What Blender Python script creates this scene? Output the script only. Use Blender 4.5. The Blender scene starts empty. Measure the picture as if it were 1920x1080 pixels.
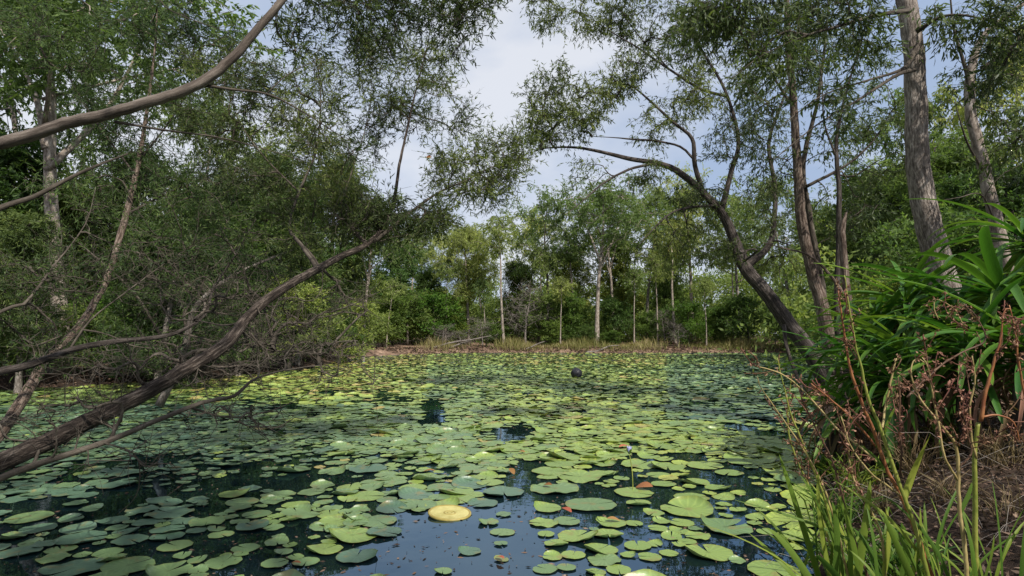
import bpy, math
import numpy as np
from mathutils import Vector

# ---------------------------------------------------------------- camera, sky, sun
SC = bpy.context.scene
COL = SC.collection
W0, H0, F0 = 1920.0, 1080.0, 1144.0           # photograph frame and focal length in its pixels
HORIZON, CAMH = 628.0, 1.25
PITCH = math.atan((HORIZON - H0/2)/F0)
cam_d = bpy.data.cameras.new('camera')
cam_d.sensor_width = 36.0
cam_d.lens = 36.0*F0/W0
cam_d.clip_start, cam_d.clip_end = 0.05, 2000
cam = bpy.data.objects.new('camera', cam_d)
COL.objects.link(cam)
cam.location = (0, 0, CAMH)
cam.rotation_euler = (math.pi/2 + PITCH, 0, 0)
SC.camera = cam
CF = np.array([0, math.cos(PITCH), math.sin(PITCH)])
CU = np.array([0, -math.sin(PITCH), math.cos(PITCH)])
CR = np.array([1.0, 0, 0])
C0 = np.array([0, 0, CAMH])

SUN_DIR = np.array([0.46, -0.74, 0.88]); SUN_DIR /= np.linalg.norm(SUN_DIR)   # towards the sun
SUN_EL = math.asin(SUN_DIR[2])
SUN_AZ = math.atan2(SUN_DIR[0], SUN_DIR[1])    # clockwise from +Y
sun_d = bpy.data.lights.new('sun', 'SUN')
sun_d.energy, sun_d.angle, sun_d.color = 4.7, math.radians(0.8), (1.0, 0.95, 0.86)
sun = bpy.data.objects.new('sun', sun_d)
COL.objects.link(sun)
sun.rotation_euler = Vector(SUN_DIR).to_track_quat('Z', 'Y').to_euler()
sun.location = (20, -20, 40)

world = bpy.data.worlds.new('World'); SC.world = world
world.use_nodes = True
wt = world.node_tree; wt.nodes.clear()
wN = wt.nodes.new
sky = wN('ShaderNodeTexSky'); sky.sky_type = 'NISHITA'; sky.sun_disc = False
sky.sun_elevation = SUN_EL; sky.sun_rotation = SUN_AZ
tc = wN('ShaderNodeTexCoord'); mp = wN('ShaderNodeMapping'); mp.inputs['Scale'].default_value = (1.0, 1.0, 2.6)
mp.inputs['Location'].default_value = (0.35, 0.1, 0.0)
nz = wN('ShaderNodeTexNoise'); nz.inputs['Scale'].default_value = 1.9; nz.inputs['Detail'].default_value = 6; nz.inputs['Roughness'].default_value = 0.5
nz.inputs['Distortion'].default_value = 0.25
rp = wN('ShaderNodeValToRGB'); rp.color_ramp.elements[0].position = 0.36; rp.color_ramp.elements[1].position = 0.58
rp.color_ramp.elements[0].color = (3.0, 3.8, 5.3, 1)
rp.color_ramp.elements[1].color = (6.0, 6.2, 6.7, 1)
mx = wN('ShaderNodeMixRGB'); mx.inputs[0].default_value = 0.90
bg = wN('ShaderNodeBackground'); bg.inputs['Strength'].default_value = 0.10
wo = wN('ShaderNodeOutputWorld')
L = wt.links.new
L(tc.outputs['Generated'], mp.inputs[0]); L(mp.outputs[0], nz.inputs['Vector']); L(nz.outputs[0], rp.inputs[0])
L(sky.outputs[0], mx.inputs[1]); L(rp.outputs[0], mx.inputs[2]); L(mx.outputs[0], bg.inputs[0]); L(bg.outputs[0], wo.inputs[0])

SC.view_settings.view_transform = 'Standard'
SC.view_settings.look = 'None'
SC.view_settings.exposure = 0.45
SC.view_settings.gamma = 1.0
SC.render.engine = 'CYCLES'
cy = SC.cycles
cy.max_bounces, cy.diffuse_bounces, cy.glossy_bounces, cy.transmission_bounces, cy.transparent_max_bounces = 6, 3, 3, 3, 4
cy.use_denoising = True
cy.sample_clamp_indirect = 6.0

# ---------------------------------------------------------------- helpers
def P(px, py, d):
    """the world point d metres ahead of the camera plane that the photograph shows at (px, py)"""
    return C0 + d*(CF + (px - W0/2)/F0*CR - (py - H0/2)/F0*CU)

def GP(px, py, z=0.0):
    """the point at height z seen at (px, py)"""
    v = CF + (px - W0/2)/F0*CR - (py - H0/2)/F0*CU
    return C0 + v*((z - CAMH)/v[2])

def norm(a):
    return a/np.maximum(np.linalg.norm(a, axis=-1, keepdims=True), 1e-9)

class G:
    """collects geometry, then links it as ONE mesh object"""
    def __init__(s):
        s.V, s.T, s.Q, s.v, s.b, s.n = [], [], [], [], [], 0
    def add(s, V, quads=None, tris=None, v=0.5, b=None):
        V = np.asarray(V, float).reshape(-1, 3); k = len(V)
        s.V.append(V)
        s.v.append(np.full(k, v) if np.isscalar(v) else np.asarray(v, float))
        s.b.append(V if b is None else np.asarray(b, float).reshape(-1, 3))
        if quads is not None and len(quads): s.Q.append(np.asarray(quads, np.int64).reshape(-1, 4) + s.n)
        if tris is not None and len(tris): s.T.append(np.asarray(tris, np.int64).reshape(-1, 3) + s.n)
        s.n += k
    def mesh(s, name, mat, origin=(0, 0, 0), smooth=False):
        me = bpy.data.meshes.new(name)
        V = np.concatenate(s.V) - np.asarray(origin, float)
        T = np.concatenate(s.T) if s.T else np.zeros((0, 3), np.int64)
        Q = np.concatenate(s.Q) if s.Q else np.zeros((0, 4), np.int64)
        nl, nf = T.size + Q.size, len(T) + len(Q)
        me.vertices.add(len(V)); me.vertices.foreach_set('co', V.astype(np.float32).ravel())
        me.loops.add(nl); me.loops.foreach_set('vertex_index', np.concatenate([T.ravel(), Q.ravel()]).astype(np.int32))
        me.polygons.add(nf)
        st = np.concatenate([np.arange(len(T))*3, T.size + np.arange(len(Q))*4]).astype(np.int32)
        me.polygons.foreach_set('loop_start', st)
        if smooth: me.polygons.foreach_set('use_smooth', np.ones(nf, bool))
        a = me.attributes.new('v', 'FLOAT', 'POINT'); a.data.foreach_set('value', np.concatenate(s.v).astype(np.float32))
        a = me.attributes.new('b', 'FLOAT_VECTOR', 'POINT'); a.data.foreach_set('vector', np.concatenate(s.b).astype(np.float32).ravel())
        me.update(calc_edges=True)
        me.materials.append(mat)
        return me
    def build(s, name, mat, parent=None, origin=(0, 0, 0), smooth=False):
        return link(name, s.mesh(name, mat, origin, smooth), parent, origin if parent is None else (0, 0, 0))

def link(name, me, parent=None, loc=(0, 0, 0)):
    o = bpy.data.objects.new(name, me); COL.objects.link(o)
    o.location = loc
    if parent is not None: o.parent = parent
    return o

def tag(o, label=None, cat=None, group=None, kind=None):
    if label: o['label'] = label
    if cat: o['category'] = cat
    if group: o['group'] = group
    if kind: o['kind'] = kind
    return o

def empty(name, loc, label, cat, group=None):
    o = bpy.data.objects.new(name, None); COL.objects.link(o)
    o.location = tuple(loc); o.empty_display_size = 0.2
    return tag(o, label, cat, group)

def copy_tree(o, parent=None):
    c = o.copy(); COL.objects.link(c)
    if parent is not None: c.parent = parent
    for ch in list(o.children): copy_tree(ch, c)
    return c

def spline(ctrl, step):
    """Catmull-Rom through rows of (x, y, z, r), resampled about every step metres"""
    C = np.asarray(ctrl, float)
    A = np.vstack([2*C[0]-C[1], C, 2*C[-1]-C[-2]])
    out = []
    for i in range(1, len(A)-2):
        p0, p1, p2, p3 = A[i-1:i+3]
        n = max(2, int(np.linalg.norm((p2-p1)[:3])/step))
        t = np.linspace(0, 1, n, endpoint=False)[:, None]
        out.append(0.5*(2*p1 + (p2-p0)*t + (2*p0-5*p1+4*p2-p3)*t*t + (3*p1-p0-3*p2+p3)*t**3))
    out.append(A[-2][None])
    R = np.concatenate(out)
    R[:, 3] = np.maximum(R[:, 3], 0.0015)
    return R

def frames(T):
    m = np.abs(T.reshape(-1, 3).mean(0)); ref = np.zeros(3); ref[np.argmin(m)] = 1
    N = norm(np.cross(T, ref)); B = np.cross(T, N)
    return N, B

def tube(g, pts, rad, sides=8, rough=0.0, rng=None, v=0.5, flare=0.0):
    pts = np.asarray(pts, float); rad = np.asarray(rad, float); n = len(pts)
    T = norm(np.gradient(pts, axis=0)); N, B = frames(T)
    th = np.arange(sides)/sides*2*math.pi
    s = np.concatenate([[0], np.cumsum(np.linalg.norm(np.diff(pts, axis=0), axis=1))])
    R = np.repeat(rad[:, None], sides, 1)
    if rough > 0:
        d = np.zeros((n, sides))
        for k in (1, 3, 4, 6, 9, 11):
            f, ph = rng.uniform(-1.2, 1.2)*(1+.1*k), rng.uniform(0, 6.3)
            am = .6+.4*np.sin(s*rng.uniform(1, 3)+rng.uniform(0, 6))
            d += am[:, None]*np.sin(k*th[None]+f*s[:, None]+.5*np.sin(s[:, None]*rng.uniform(2, 5)+ph)+ph)/(1+0.16*k)*rng.uniform(.5, 1)
        d += .35*rng.normal(size=d.shape)
        R = R*(1 + rough*0.32*d)
    V = pts[:, None] + R[..., None]*(np.cos(th)[None, :, None]*N[:, None] + np.sin(th)[None, :, None]*B[:, None])
    b = np.stack([np.cos(th)[None]*rad[:, None], np.sin(th)[None]*rad[:, None], np.repeat(s[:, None], sides, 1)], -1)
    i = np.arange(n-1)[:, None]*sides; j = np.arange(sides)[None]; j2 = (j+1) % sides
    q = np.stack([i+j, i+j2, i+sides+j2, i+sides+j], -1).reshape(-1, 4)
    tips = []
    Vv = V.reshape(-1, 3); bb = b.reshape(-1, 3)
    c = len(Vv)
    Vv = np.vstack([Vv, pts[0], pts[-1]]); bb = np.vstack([bb, bb[0], bb[-1]])
    for a in range(sides):
        tips.append([c, (a+1) % sides, a]); tips.append([c+1, (n-1)*sides+a, (n-1)*sides+(a+1) % sides])
    g.add(Vv, q, tips, v, bb)

def tubes(g, PT, RD, sides=4, v=0.5):
    """many short tubes at once: PT (M, k, 3), RD (M, k)"""
    M, k = RD.shape
    if M == 0: return
    T = norm(np.gradient(PT, axis=1))
    ref = np.where(np.abs(T.mean(1, keepdims=True)[..., 2:3]) > 0.8, np.array([1.0, 0, 0]), np.array([0, 0, 1.0]))
    N = norm(np.cross(T, np.broadcast_to(ref, T.shape))); B = np.cross(T, N)
    th = np.arange(sides)/sides*2*math.pi
    V = PT[:, :, None] + RD[:, :, None, None]*(np.cos(th)[:, None]*N[:, :, None] + np.sin(th)[:, None]*B[:, :, None])
    b = np.zeros(V.shape); b[..., 0] = np.cos(th)*0.01; b[..., 1] = np.sin(th)*0.01; b[..., 2] = np.linspace(0, .5, k)[None, :, None] + np.arange(M)[:, None, None]
    m = (np.arange(M)*k*sides)[:, None, None]; i = (np.arange(k-1)*sides)[None, :, None]; j = np.arange(sides)[None, None]; j2 = (j+1) % sides
    q = np.stack([m+i+j, m+i+j2, m+i+sides+j2, m+i+sides+j], -1).reshape(-1, 4)
    g.add(V.reshape(-1, 3), q, None, v, b.reshape(-1, 3))

def leaves(g, base, dirn, length, width, rng, v, near=False, curl=0.25):
    """leaf blades at base along dirn"""
    n = len(base)
    if n == 0: return
    D = norm(dirn); S = norm(np.cross(D, rng.normal(size=(n, 3)))); Nn = np.cross(D, S)
    Ln, Wd = length[:, None], width[:, None]*0.5
    if near:
        a = base; l1 = base+D*Ln*.3-S*Wd; r1 = base+D*Ln*.3+S*Wd
        c = Nn*Ln*curl*.35
        l2 = base+D*Ln*.68-S*Wd*.72+c*.5; r2 = base+D*Ln*.68+S*Wd*.72+c*.5
        t = base+D*Ln+c*1.5
        V = np.stack([a, l1, r1, l2, r2, t], 1).reshape(-1, 3); o = (np.arange(n)*6)[:, None]
        g.add(V, o+np.array([[1, 2, 4, 3]]), np.concatenate([o+np.array([[0, 2, 1]]), o+np.array([[3, 4, 5]])]), np.repeat(v, 6))
    else:
        V = np.stack([base, base+D*Ln*.45-S*Wd, base+D*Ln+Nn*Ln*curl*.4, base+D*Ln*.45+S*Wd], 1).reshape(-1, 3)
        g.add(V, (np.arange(n)*4)[:, None]+np.array([[0, 1, 2, 3]]), None, np.repeat(v, 4))

def in_ellipsoids(rng, clumps):
    """clumps: rows (centre xyz, radii xyz, n) -> points, clump ids"""
    A, I = [], []
    for i, (c, r, n) in enumerate(clumps):
        u = norm(rng.normal(size=(2*n, 3)))*(rng.random((2*n, 1))**(1/2.4))
        p = np.asarray(c)+u*np.asarray(r); f = 5.5/max(.35, max(r)); q = u*4+i*1.7
        w = np.sin(q[:, 0]*1.1+1.3*np.sin(q[:, 1]))+np.sin(q[:, 1]*1.3+q[:, 2]+i)+np.sin(q[:, 2]*1.2-q[:, 0]*.7)+.5*rng.normal(size=2*n)
        A.append(p[np.argsort(-w)[:n]]); I.append(np.full(n, i))
    return np.concatenate(A), np.concatenate(I)

def grow(rng, nodes, dirs, A, r0, bend=0.3, rmax=0.03, expo=0.48):
    """joins each point of A to the nearest wood, nearest first; returns twigs (M,5,3), radii (M,5), end directions"""
    nodes, dirs = np.asarray(nodes), np.asarray(dirs)
    M = len(A)
    sub = nodes[::max(1, len(nodes)//400)]
    d0 = np.min(np.linalg.norm(A[:, None]-sub[None], axis=2), axis=1)
    order = np.argsort(d0)
    n = len(nodes)
    N = np.zeros((n+4*M, 3)); D = np.zeros((n+4*M, 3)); own = np.full(n+4*M, -1)
    N[:n] = nodes; D[:n] = dirs
    PT = np.zeros((M, 5, 3)); par = np.full(M, -1); E = np.zeros((M, 3))
    for k, a in enumerate(order):
        p = A[a]; dv = p-N[:n]; dist = np.sqrt(np.einsum('ij,ij->i', dv, dv))
        cs = np.einsum('ij,ij->i', dv, D[:n])/np.maximum(dist, 1e-6)
        j = int(np.argmin(dist*(1.25-0.35*cs)))
        q, Ln = N[j], dist[j]
        t0 = D[j]*0.5 + norm(p-q)*0.6 + rng.normal(size=3)*bend*0.5
        c1 = q+t0*Ln*0.4
        c2 = p-norm(p-c1)*Ln*0.35+rng.normal(size=3)*Ln*bend*0.22
        t = np.linspace(0, 1, 5)[:, None]
        pts = (1-t)**3*q+3*(1-t)**2*t*c1+3*(1-t)*t*t*c2+t**3*p
        PT[k] = pts; par[k] = own[j]
        td = norm(np.gradient(pts, axis=0)); E[k] = td[-1]
        N[n:n+4] = pts[1:]; D[n:n+4] = td[1:]; own[n:n+4] = k; n += 4
    cnt = np.ones(M)
    for k in range(M-1, -1, -1):
        if par[k] >= 0: cnt[par[k]] += cnt[k]
    rb = np.minimum(r0*cnt**expo, rmax); re = np.maximum(r0*0.7, rb*0.5)
    RD = rb[:, None]+(re-rb)[:, None]*np.linspace(0, 1, 5)[None]
    return PT, RD, E, order

SPEC = {   # leaf length, width, droop, spread, sub-twigs per point, sub-twig length, leaves per sub-twig
    'tea':    dict(L=.055, W=.0095, droop=.05, spread=.75, S=6, ls=.24, nl=12),
    'fine':   dict(L=.075, W=.011, droop=.15, spread=.6, S=6, ls=.28, nl=11),
    'gum':    dict(L=.088, W=.018, droop=.5, spread=.95, S=6, ls=.30, nl=8),
    'broad':  dict(L=.10, W=.040, droop=.3, spread=.9, S=4, ls=.2, nl=7),
    'fargum': dict(L=.19, W=.060, droop=.6, spread=.9, S=5, ls=.5, nl=10),
    'fardense': dict(L=.20, W=.085, droop=.2, spread=1.0, S=5, ls=.42, nl=9),
    'farfine': dict(L=.22, W=.045, droop=.25, spread=.9, S=6, ls=.5, nl=10),
    'shrub':  dict(L=.12, W=.045, droop=.1, spread=1.0, S=5, ls=.3, nl=8),
}

def foliage(rng, gl, gt, PT, E, spec, cid, ncl, near=False, dens=1.0, tw=0.0016):
    M = len(PT)
    if M == 0: return
    S = spec['S']; nl = max(2, int(spec['nl']*dens))
    clv = rng.random(ncl)[cid]
    tt = rng.random((M, S))**0.7
    idx = np.minimum((tt*4).astype(int), 3); fr = tt*4-idx
    m = np.arange(M)[:, None]
    p = PT[m, idx]*(1-fr[..., None])+PT[m, idx+1]*fr[..., None]
    d = norm(E[:, None]*0.7+rng.normal(size=(M, S, 3))*0.75+np.array([0, 0, -0.25*spec['droop']]))
    ln = spec['ls']*rng.uniform(.5, 1.3, (M, S))
    p1 = p+d*ln[..., None]*0.55; d2 = norm(d+np.array([0, 0, -0.5*spec['droop']])+rng.normal(size=(M, S, 3))*.2); p2 = p1+d2*ln[..., None]*0.5
    if gt is not None and tw > 0:
        tubes(gt, np.stack([p, p1, p2], 2).reshape(-1, 3, 3), np.tile(np.array([[tw, tw*.8, tw*.5]]), (M*S, 1)), 3)
    u = rng.random((M, S, nl))**0.8
    q = np.where((u < .5)[..., None], p[:, :, None]+(p1-p)[:, :, None]*(u*2)[..., None], p1[:, :, None]+(p2-p1)[:, :, None]*(u*2-1)[..., None])
    ld = d2[:, :, None]*0.7+rng.normal(size=(M, S, nl, 3))*spec['spread']*0.75+np.array([0, 0, -spec['droop']*1.2])
    n = M*S*nl
    vv = np.clip(0.42*np.repeat(clv, S*nl)+0.18*np.repeat(rng.random(M*S), nl)+0.40*rng.random(n), 0, 1)
    leaves(gl, q.reshape(-1, 3), ld.reshape(-1, 3), spec['L']*rng.uniform(.6, 1.25, n), spec['W']*rng.uniform(.7, 1.25, n), rng, vv, near)

# ---------------------------------------------------------------- materials
def new_mat(name):
    m = bpy.data.materials.new(name); m.use_nodes = True
    nt = m.node_tree; nt.nodes.clear()
    return m, nt, nt.nodes.new, nt.links.new

def ramp(N, stops):
    r = N('ShaderNodeValToRGB'); e = r.color_ramp.elements
    while len(e) > 1: e.remove(e[-1])
    e[0].position = stops[0][0]; e[0].color = (*stops[0][1], 1)
    for p, c in stops[1:]:
        x = e.new(p); x.color = (*c, 1)
    return r

def leaf_mat(name, stops, trans=0.3, rough=0.5, spec=0.16, objvar=0.25, tcol=1.7, ribs=False):
    m, nt, N, L = new_mat(name)
    a = N('ShaderNodeAttribute'); a.attribute_name = 'v'
    r = ramp(N, stops); L(a.outputs['Fac'], r.inputs[0])
    oi = N('ShaderNodeObjectInfo')
    hs = N('ShaderNodeHueSaturation')
    ma = N('ShaderNodeMapRange'); ma.inputs['To Min'].default_value = 1-objvar; ma.inputs['To Max'].default_value = 1+objvar
    L(oi.outputs['Random'], ma.inputs['Value']); L(ma.outputs[0], hs.inputs['Value']); L(r.outputs[0], hs.inputs['Color'])
    mh = N('ShaderNodeMapRange'); mh.inputs['To Min'].default_value = 0.5+0.025*objvar/.25; mh.inputs['To Max'].default_value = 0.5-0.02*objvar/.25
    L(oi.outputs['Random'], mh.inputs['Value']); L(mh.outputs[0], hs.inputs['Hue'])
    p = N('ShaderNodeBsdfPrincipled'); p.inputs['Roughness'].default_value = rough; p.inputs['Specular IOR Level'].default_value = spec
    if ribs:      # fine ribs along the blade, blotches and dry spots
        at = N('ShaderNodeAttribute'); at.attribute_name = 'b'
        mq = N('ShaderNodeMapping'); mq.inputs['Scale'].default_value = (6, 1.2, 1); L(at.outputs['Vector'], mq.inputs[0])
        ns = N('ShaderNodeTexNoise'); ns.inputs['Scale'].default_value = 2.4; ns.inputs['Detail'].default_value = 5; ns.inputs['Roughness'].default_value = .7; L(mq.outputs[0], ns.inputs['Vector'])
        rr_ = ramp(N, [(.3, (.62, .66, .6)), (.6, (1.1, 1.08, 1.1)), (.78, (1.5, 1.35, 1.4))]); L(ns.outputs[0], rr_.inputs[0])
        mr = N('ShaderNodeMixRGB'); mr.blend_type = 'MULTIPLY'; mr.inputs[0].default_value = 1; L(hs.outputs[0], mr.inputs[1]); L(rr_.outputs[0], mr.inputs[2])
        bu = N('ShaderNodeBump'); bu.inputs['Strength'].default_value = .5; bu.inputs['Distance'].default_value = .004; L(ns.outputs[0], bu.inputs['Height']); L(bu.outputs[0], p.inputs['Normal'])
        hs = mr
    L(hs.outputs[0], p.inputs['Base Color'])
    t = N('ShaderNodeBsdfTranslucent')
    mm = N('ShaderNodeMixRGB'); mm.blend_type = 'MULTIPLY'; mm.inputs[0].default_value = 1; mm.inputs[2].default_value = (tcol, tcol*1.05, tcol*.55, 1)
    L(hs.outputs[0], mm.inputs[1]); L(mm.outputs[0], t.inputs['Color'])
    mix = N('ShaderNodeMixShader'); mix.inputs[0].default_value = trans
    o = N('ShaderNodeOutputMaterial')
    L(p.outputs[0], mix.inputs[1]); L(t.outputs[0], mix.inputs[2]); L(mix.outputs[0], o.inputs[0])
    return m

def bark_mat(name, c0, c1, c2, scale=28.0, stretch=0.10, bump=0.6, patch=0.5, dist=0.02):
    """fibrous bark: noise stretched along the stem ('b' runs round and along it)"""
    m, nt, N, L = new_mat(name)
    a = N('ShaderNodeAttribute'); a.attribute_name = 'b'
    mp = N('ShaderNodeMapping'); mp.inputs['Scale'].default_value = (1, 1, stretch); L(a.outputs['Vector'], mp.inputs[0])
    n1 = N('ShaderNodeTexNoise'); n1.inputs['Scale'].default_value = scale; n1.inputs['Detail'].default_value = 9; n1.inputs['Roughness'].default_value = .78; n1.inputs['Distortion'].default_value = .15
    L(mp.outputs[0], n1.inputs['Vector'])
    n2 = N('ShaderNodeTexNoise'); n2.inputs['Scale'].default_value = 5; n2.inputs['Detail'].default_value = 4
    mp2 = N('ShaderNodeMapping'); mp2.inputs['Scale'].default_value = (1, 1, .5); L(a.outputs['Vector'], mp2.inputs[0]); L(mp2.outputs[0], n2.inputs['Vector'])
    r = ramp(N, [(0.38, c0), (0.51, c1), (0.63, c2)]); L(n1.outputs[0], r.inputs[0])
    r2 = ramp(N, [(.38, (.55, .5, .46)), (.62, (1.25, 1.22, 1.2))]); L(n2.outputs[0], r2.inputs[0])
    mm = N('ShaderNodeMixRGB'); mm.blend_type = 'MULTIPLY'; mm.inputs[0].default_value = patch
    L(r.outputs[0], mm.inputs[1]); L(r2.outputs[0], mm.inputs[2])
    b = N('ShaderNodeBump'); b.inputs['Strength'].default_value = bump; b.inputs['Distance'].default_value = dist; L(n1.outputs[0], b.inputs['Height'])
    p = N('ShaderNodeBsdfPrincipled'); p.inputs['Roughness'].default_value = .9; p.inputs['Specular IOR Level'].default_value = .2
    L(mm.outputs[0], p.inputs['Base Color']); L(b.outputs[0], p.inputs['Normal'])
    o = N('ShaderNodeOutputMaterial'); L(p.outputs[0], o.inputs[0])
    return m

def plain_mat(name, c0, c1, rough=.6, scale=20.0, spec=.3, bump=0.2, obj=True):
    m, nt, N, L = new_mat(name)
    tcn = N('ShaderNodeTexCoord')
    n1 = N('ShaderNodeTexNoise'); n1.inputs['Scale'].default_value = scale; n1.inputs['Detail'].default_value = 5
    L(tcn.outputs['Object'], n1.inputs['Vector'])
    r = ramp(N, [(.35, c0), (.65, c1)]); L(n1.outputs[0], r.inputs[0])
    b = N('ShaderNodeBump'); b.inputs['Strength'].default_value = bump; b.inputs['Distance'].default_value = .01; L(n1.outputs[0], b.inputs['Height'])
    p = N('ShaderNodeBsdfPrincipled'); p.inputs['Roughness'].default_value = rough; p.inputs['Specular IOR Level'].default_value = spec
    L(r.outputs[0], p.inputs['Base Color']); L(b.outputs[0], p.inputs['Normal'])
    o = N('ShaderNodeOutputMaterial'); L(p.outputs[0], o.inputs[0])
    return m

M_tea = leaf_mat('leaf_tea_tree', [(0, (.016, .026, .010)), (.35, (.036, .056, .020)), (.65, (.092, .125, .034)), (.9, (.18, .215, .064)), (1, (.18, .14, .055))])
M_fine = leaf_mat('leaf_fine', [(0, (.016, .030, .012)), (.4, (.038, .062, .022)), (.75, (.088, .13, .038)), (1, (.165, .20, .055))])
M_gum = leaf_mat('leaf_gum', [(0, (.020, .034, .013)), (.4, (.045, .068, .022)), (.75, (.095, .13, .036)), (.97, (.17, .20, .055)), (1, (.20, .085, .03))], spec=.22)
M_broad = leaf_mat('leaf_broad', [(0, (.02, .04, .012)), (.5, (.045, .085, .018)), (.85, (.09, .15, .025)), (1, (.13, .18, .03))])
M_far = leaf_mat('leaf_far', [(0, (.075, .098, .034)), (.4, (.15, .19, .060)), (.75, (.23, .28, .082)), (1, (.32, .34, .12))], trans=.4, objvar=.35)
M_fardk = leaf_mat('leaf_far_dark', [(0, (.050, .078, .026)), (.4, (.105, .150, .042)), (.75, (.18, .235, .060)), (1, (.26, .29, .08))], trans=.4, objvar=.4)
M_shrub = leaf_mat('leaf_shrub', [(0, (.04, .065, .016)), (.4, (.080, .125, .026)), (.75, (.13, .19, .036)), (1, (.20, .24, .05))], objvar=.35)
M_bright = leaf_mat('leaf_bright', [(0, (.04, .075, .016)), (.5, (.08, .15, .022)), (1, (.15, .24, .03))], objvar=.2)
M_grass = leaf_mat('grass_blade', [(0, (.10, .12, .03)), (.5, (.18, .17, .06)), (.8, (.28, .23, .11)), (1, (.35, .29, .17))], objvar=0)
M_strap = leaf_mat('strap_leaf', [(0, (.026, .070, .012)), (.5, (.070, .155, .020)), (1, (.16, .26, .036))], rough=.42, spec=.35, ribs=True, objvar=.35, trans=.25)
M_deadleaf = leaf_mat('dead_leaf', [(0, (.06, .035, .018)), (.5, (.15, .09, .05)), (1, (.30, .21, .13))], objvar=.4, rough=.8, spec=.2, trans=.15)
M_litter = leaf_mat('litter', [(0, (.022, .014, .010)), (.4, (.060, .038, .026)), (.75, (.13, .080, .055)), (1, (.24, .17, .12))], objvar=0, rough=.8, spec=.2, trans=.05)
M_sedge = leaf_mat('sedge_blade', [(0, (.035, .075, .012)), (.5, (.09, .145, .020)), (1, (.18, .22, .04))], objvar=.3, trans=.25)

B_lean = bark_mat('bark_paper_dark', (.012, .009, .008), (.050, .039, .032), (.21, .175, .15), 66, .12, 1.0, .8, .03)
B_smooth = bark_mat('bark_smooth_grey', (.060, .048, .040), (.125, .104, .088), (.21, .18, .155), 30, .14, .6, .6)
B_iron = bark_mat('bark_iron', (.065, .052, .045), (.27, .23, .20), (.58, .52, .47), 58, .16, 1.0, .7, .035)
B_pale = bark_mat('bark_pale', (.10, .078, .062), (.27, .23, .195), (.46, .41, .365), 16, .35, .4, .6)
B_red = bark_mat('bark_red', (.036, .024, .019), (.135, .100, .080), (.36, .30, .255), 56, .12, 1.0, .7, .03)
B_grey = bark_mat('bark_grey', (.07, .058, .05), (.17, .15, .135), (.30, .27, .25), 26, .25, .6, .6)
B_dark = bark_mat('bark_dark', (.018, .015, .013), (.060, .050, .044), (.15, .13, .12), 36, .13, 1.0, .6, .03)
B_twig = bark_mat('twig_brown', (.030, .024, .019), (.072, .060, .048), (.15, .13, .105), 20, .2, .3, .3)
B_twigpale = bark_mat('twig_pale', (.13, .11, .095), (.26, .23, .20), (.42, .38, .34), 20, .2, .3, .3)

# ---------------------------------------------------------------- ground and water
POND = np.array([(.2, .9), (.95, 1.9), (1.42, 3.1), (2.3, 4.6), (3.6, 7.2), (5.2, 10.5), (7.3, 15.5), (12, 22), (19, 31), (24, 38), (22, 42.5),
                 (14, 43.0), (7, 42.2), (2, 43.6), (-3, 42.6), (-6.5, 40.5), (-8.6, 35), (-8.2, 28), (-7.6, 22.5), (-8.6, 18), (-10.2, 15.6), (-11.8, 13.4),
                 (-11.4, 11), (-9.5, 8.2), (-5.8, 5.9), (-4.5, 5.3), (-3.45, 3.7), (-2.85, 2.5), (-2.0, 1.4), (-1, .9)])
def pond_sd(x, y):
    """signed distance to the shore, positive on land"""
    x = np.asarray(x, float); y = np.asarray(y, float)
    best = np.full(x.shape, 1e9); ins = np.zeros(x.shape, bool)
    for (ax, ay), (bx, by) in zip(POND, np.roll(POND, -1, 0)):
        ex, ey = bx-ax, by-ay
        t = np.clip(((x-ax)*ex+(y-ay)*ey)/(ex*ex+ey*ey), 0, 1)
        best = np.minimum(best, np.hypot(x-ax-t*ex, y-ay-t*ey))
        c = ((ay > y) != (by > y)) & (x < (bx-ax)*(y-ay)/(by-ay+1e-12)+ax)
        ins ^= c
    return np.where(ins, -best, best)

def wob(x, y):
    return (np.sin(x*1.7+y*.6)+np.sin(x*.7-y*1.9+1)+.6*np.sin(x*3.9+y*3.1+2)+.5*np.sin(x*5.3-y*4.7))/3.1

def ground_z(x, y):
    s = pond_sd(x, y)+.16*wob(x, y)*np.minimum(1, np.hypot(x, y)/6)
    near = np.clip(s/1.1, 0, 1); near = near*near*(3-2*near)
    right = np.clip((x-1.5)/3, 0, 1)*np.clip((22-y)/8, 0, 1)
    z = np.where(s < 0, np.maximum(s*.45, -.8), near*(.30+.12*right)+np.clip(s-1, 0, 30)*.028+.05*wob(x*1.3, y*1.2)*near)
    return z+right*np.clip((s-1)/4, 0, 1)*.25

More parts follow.
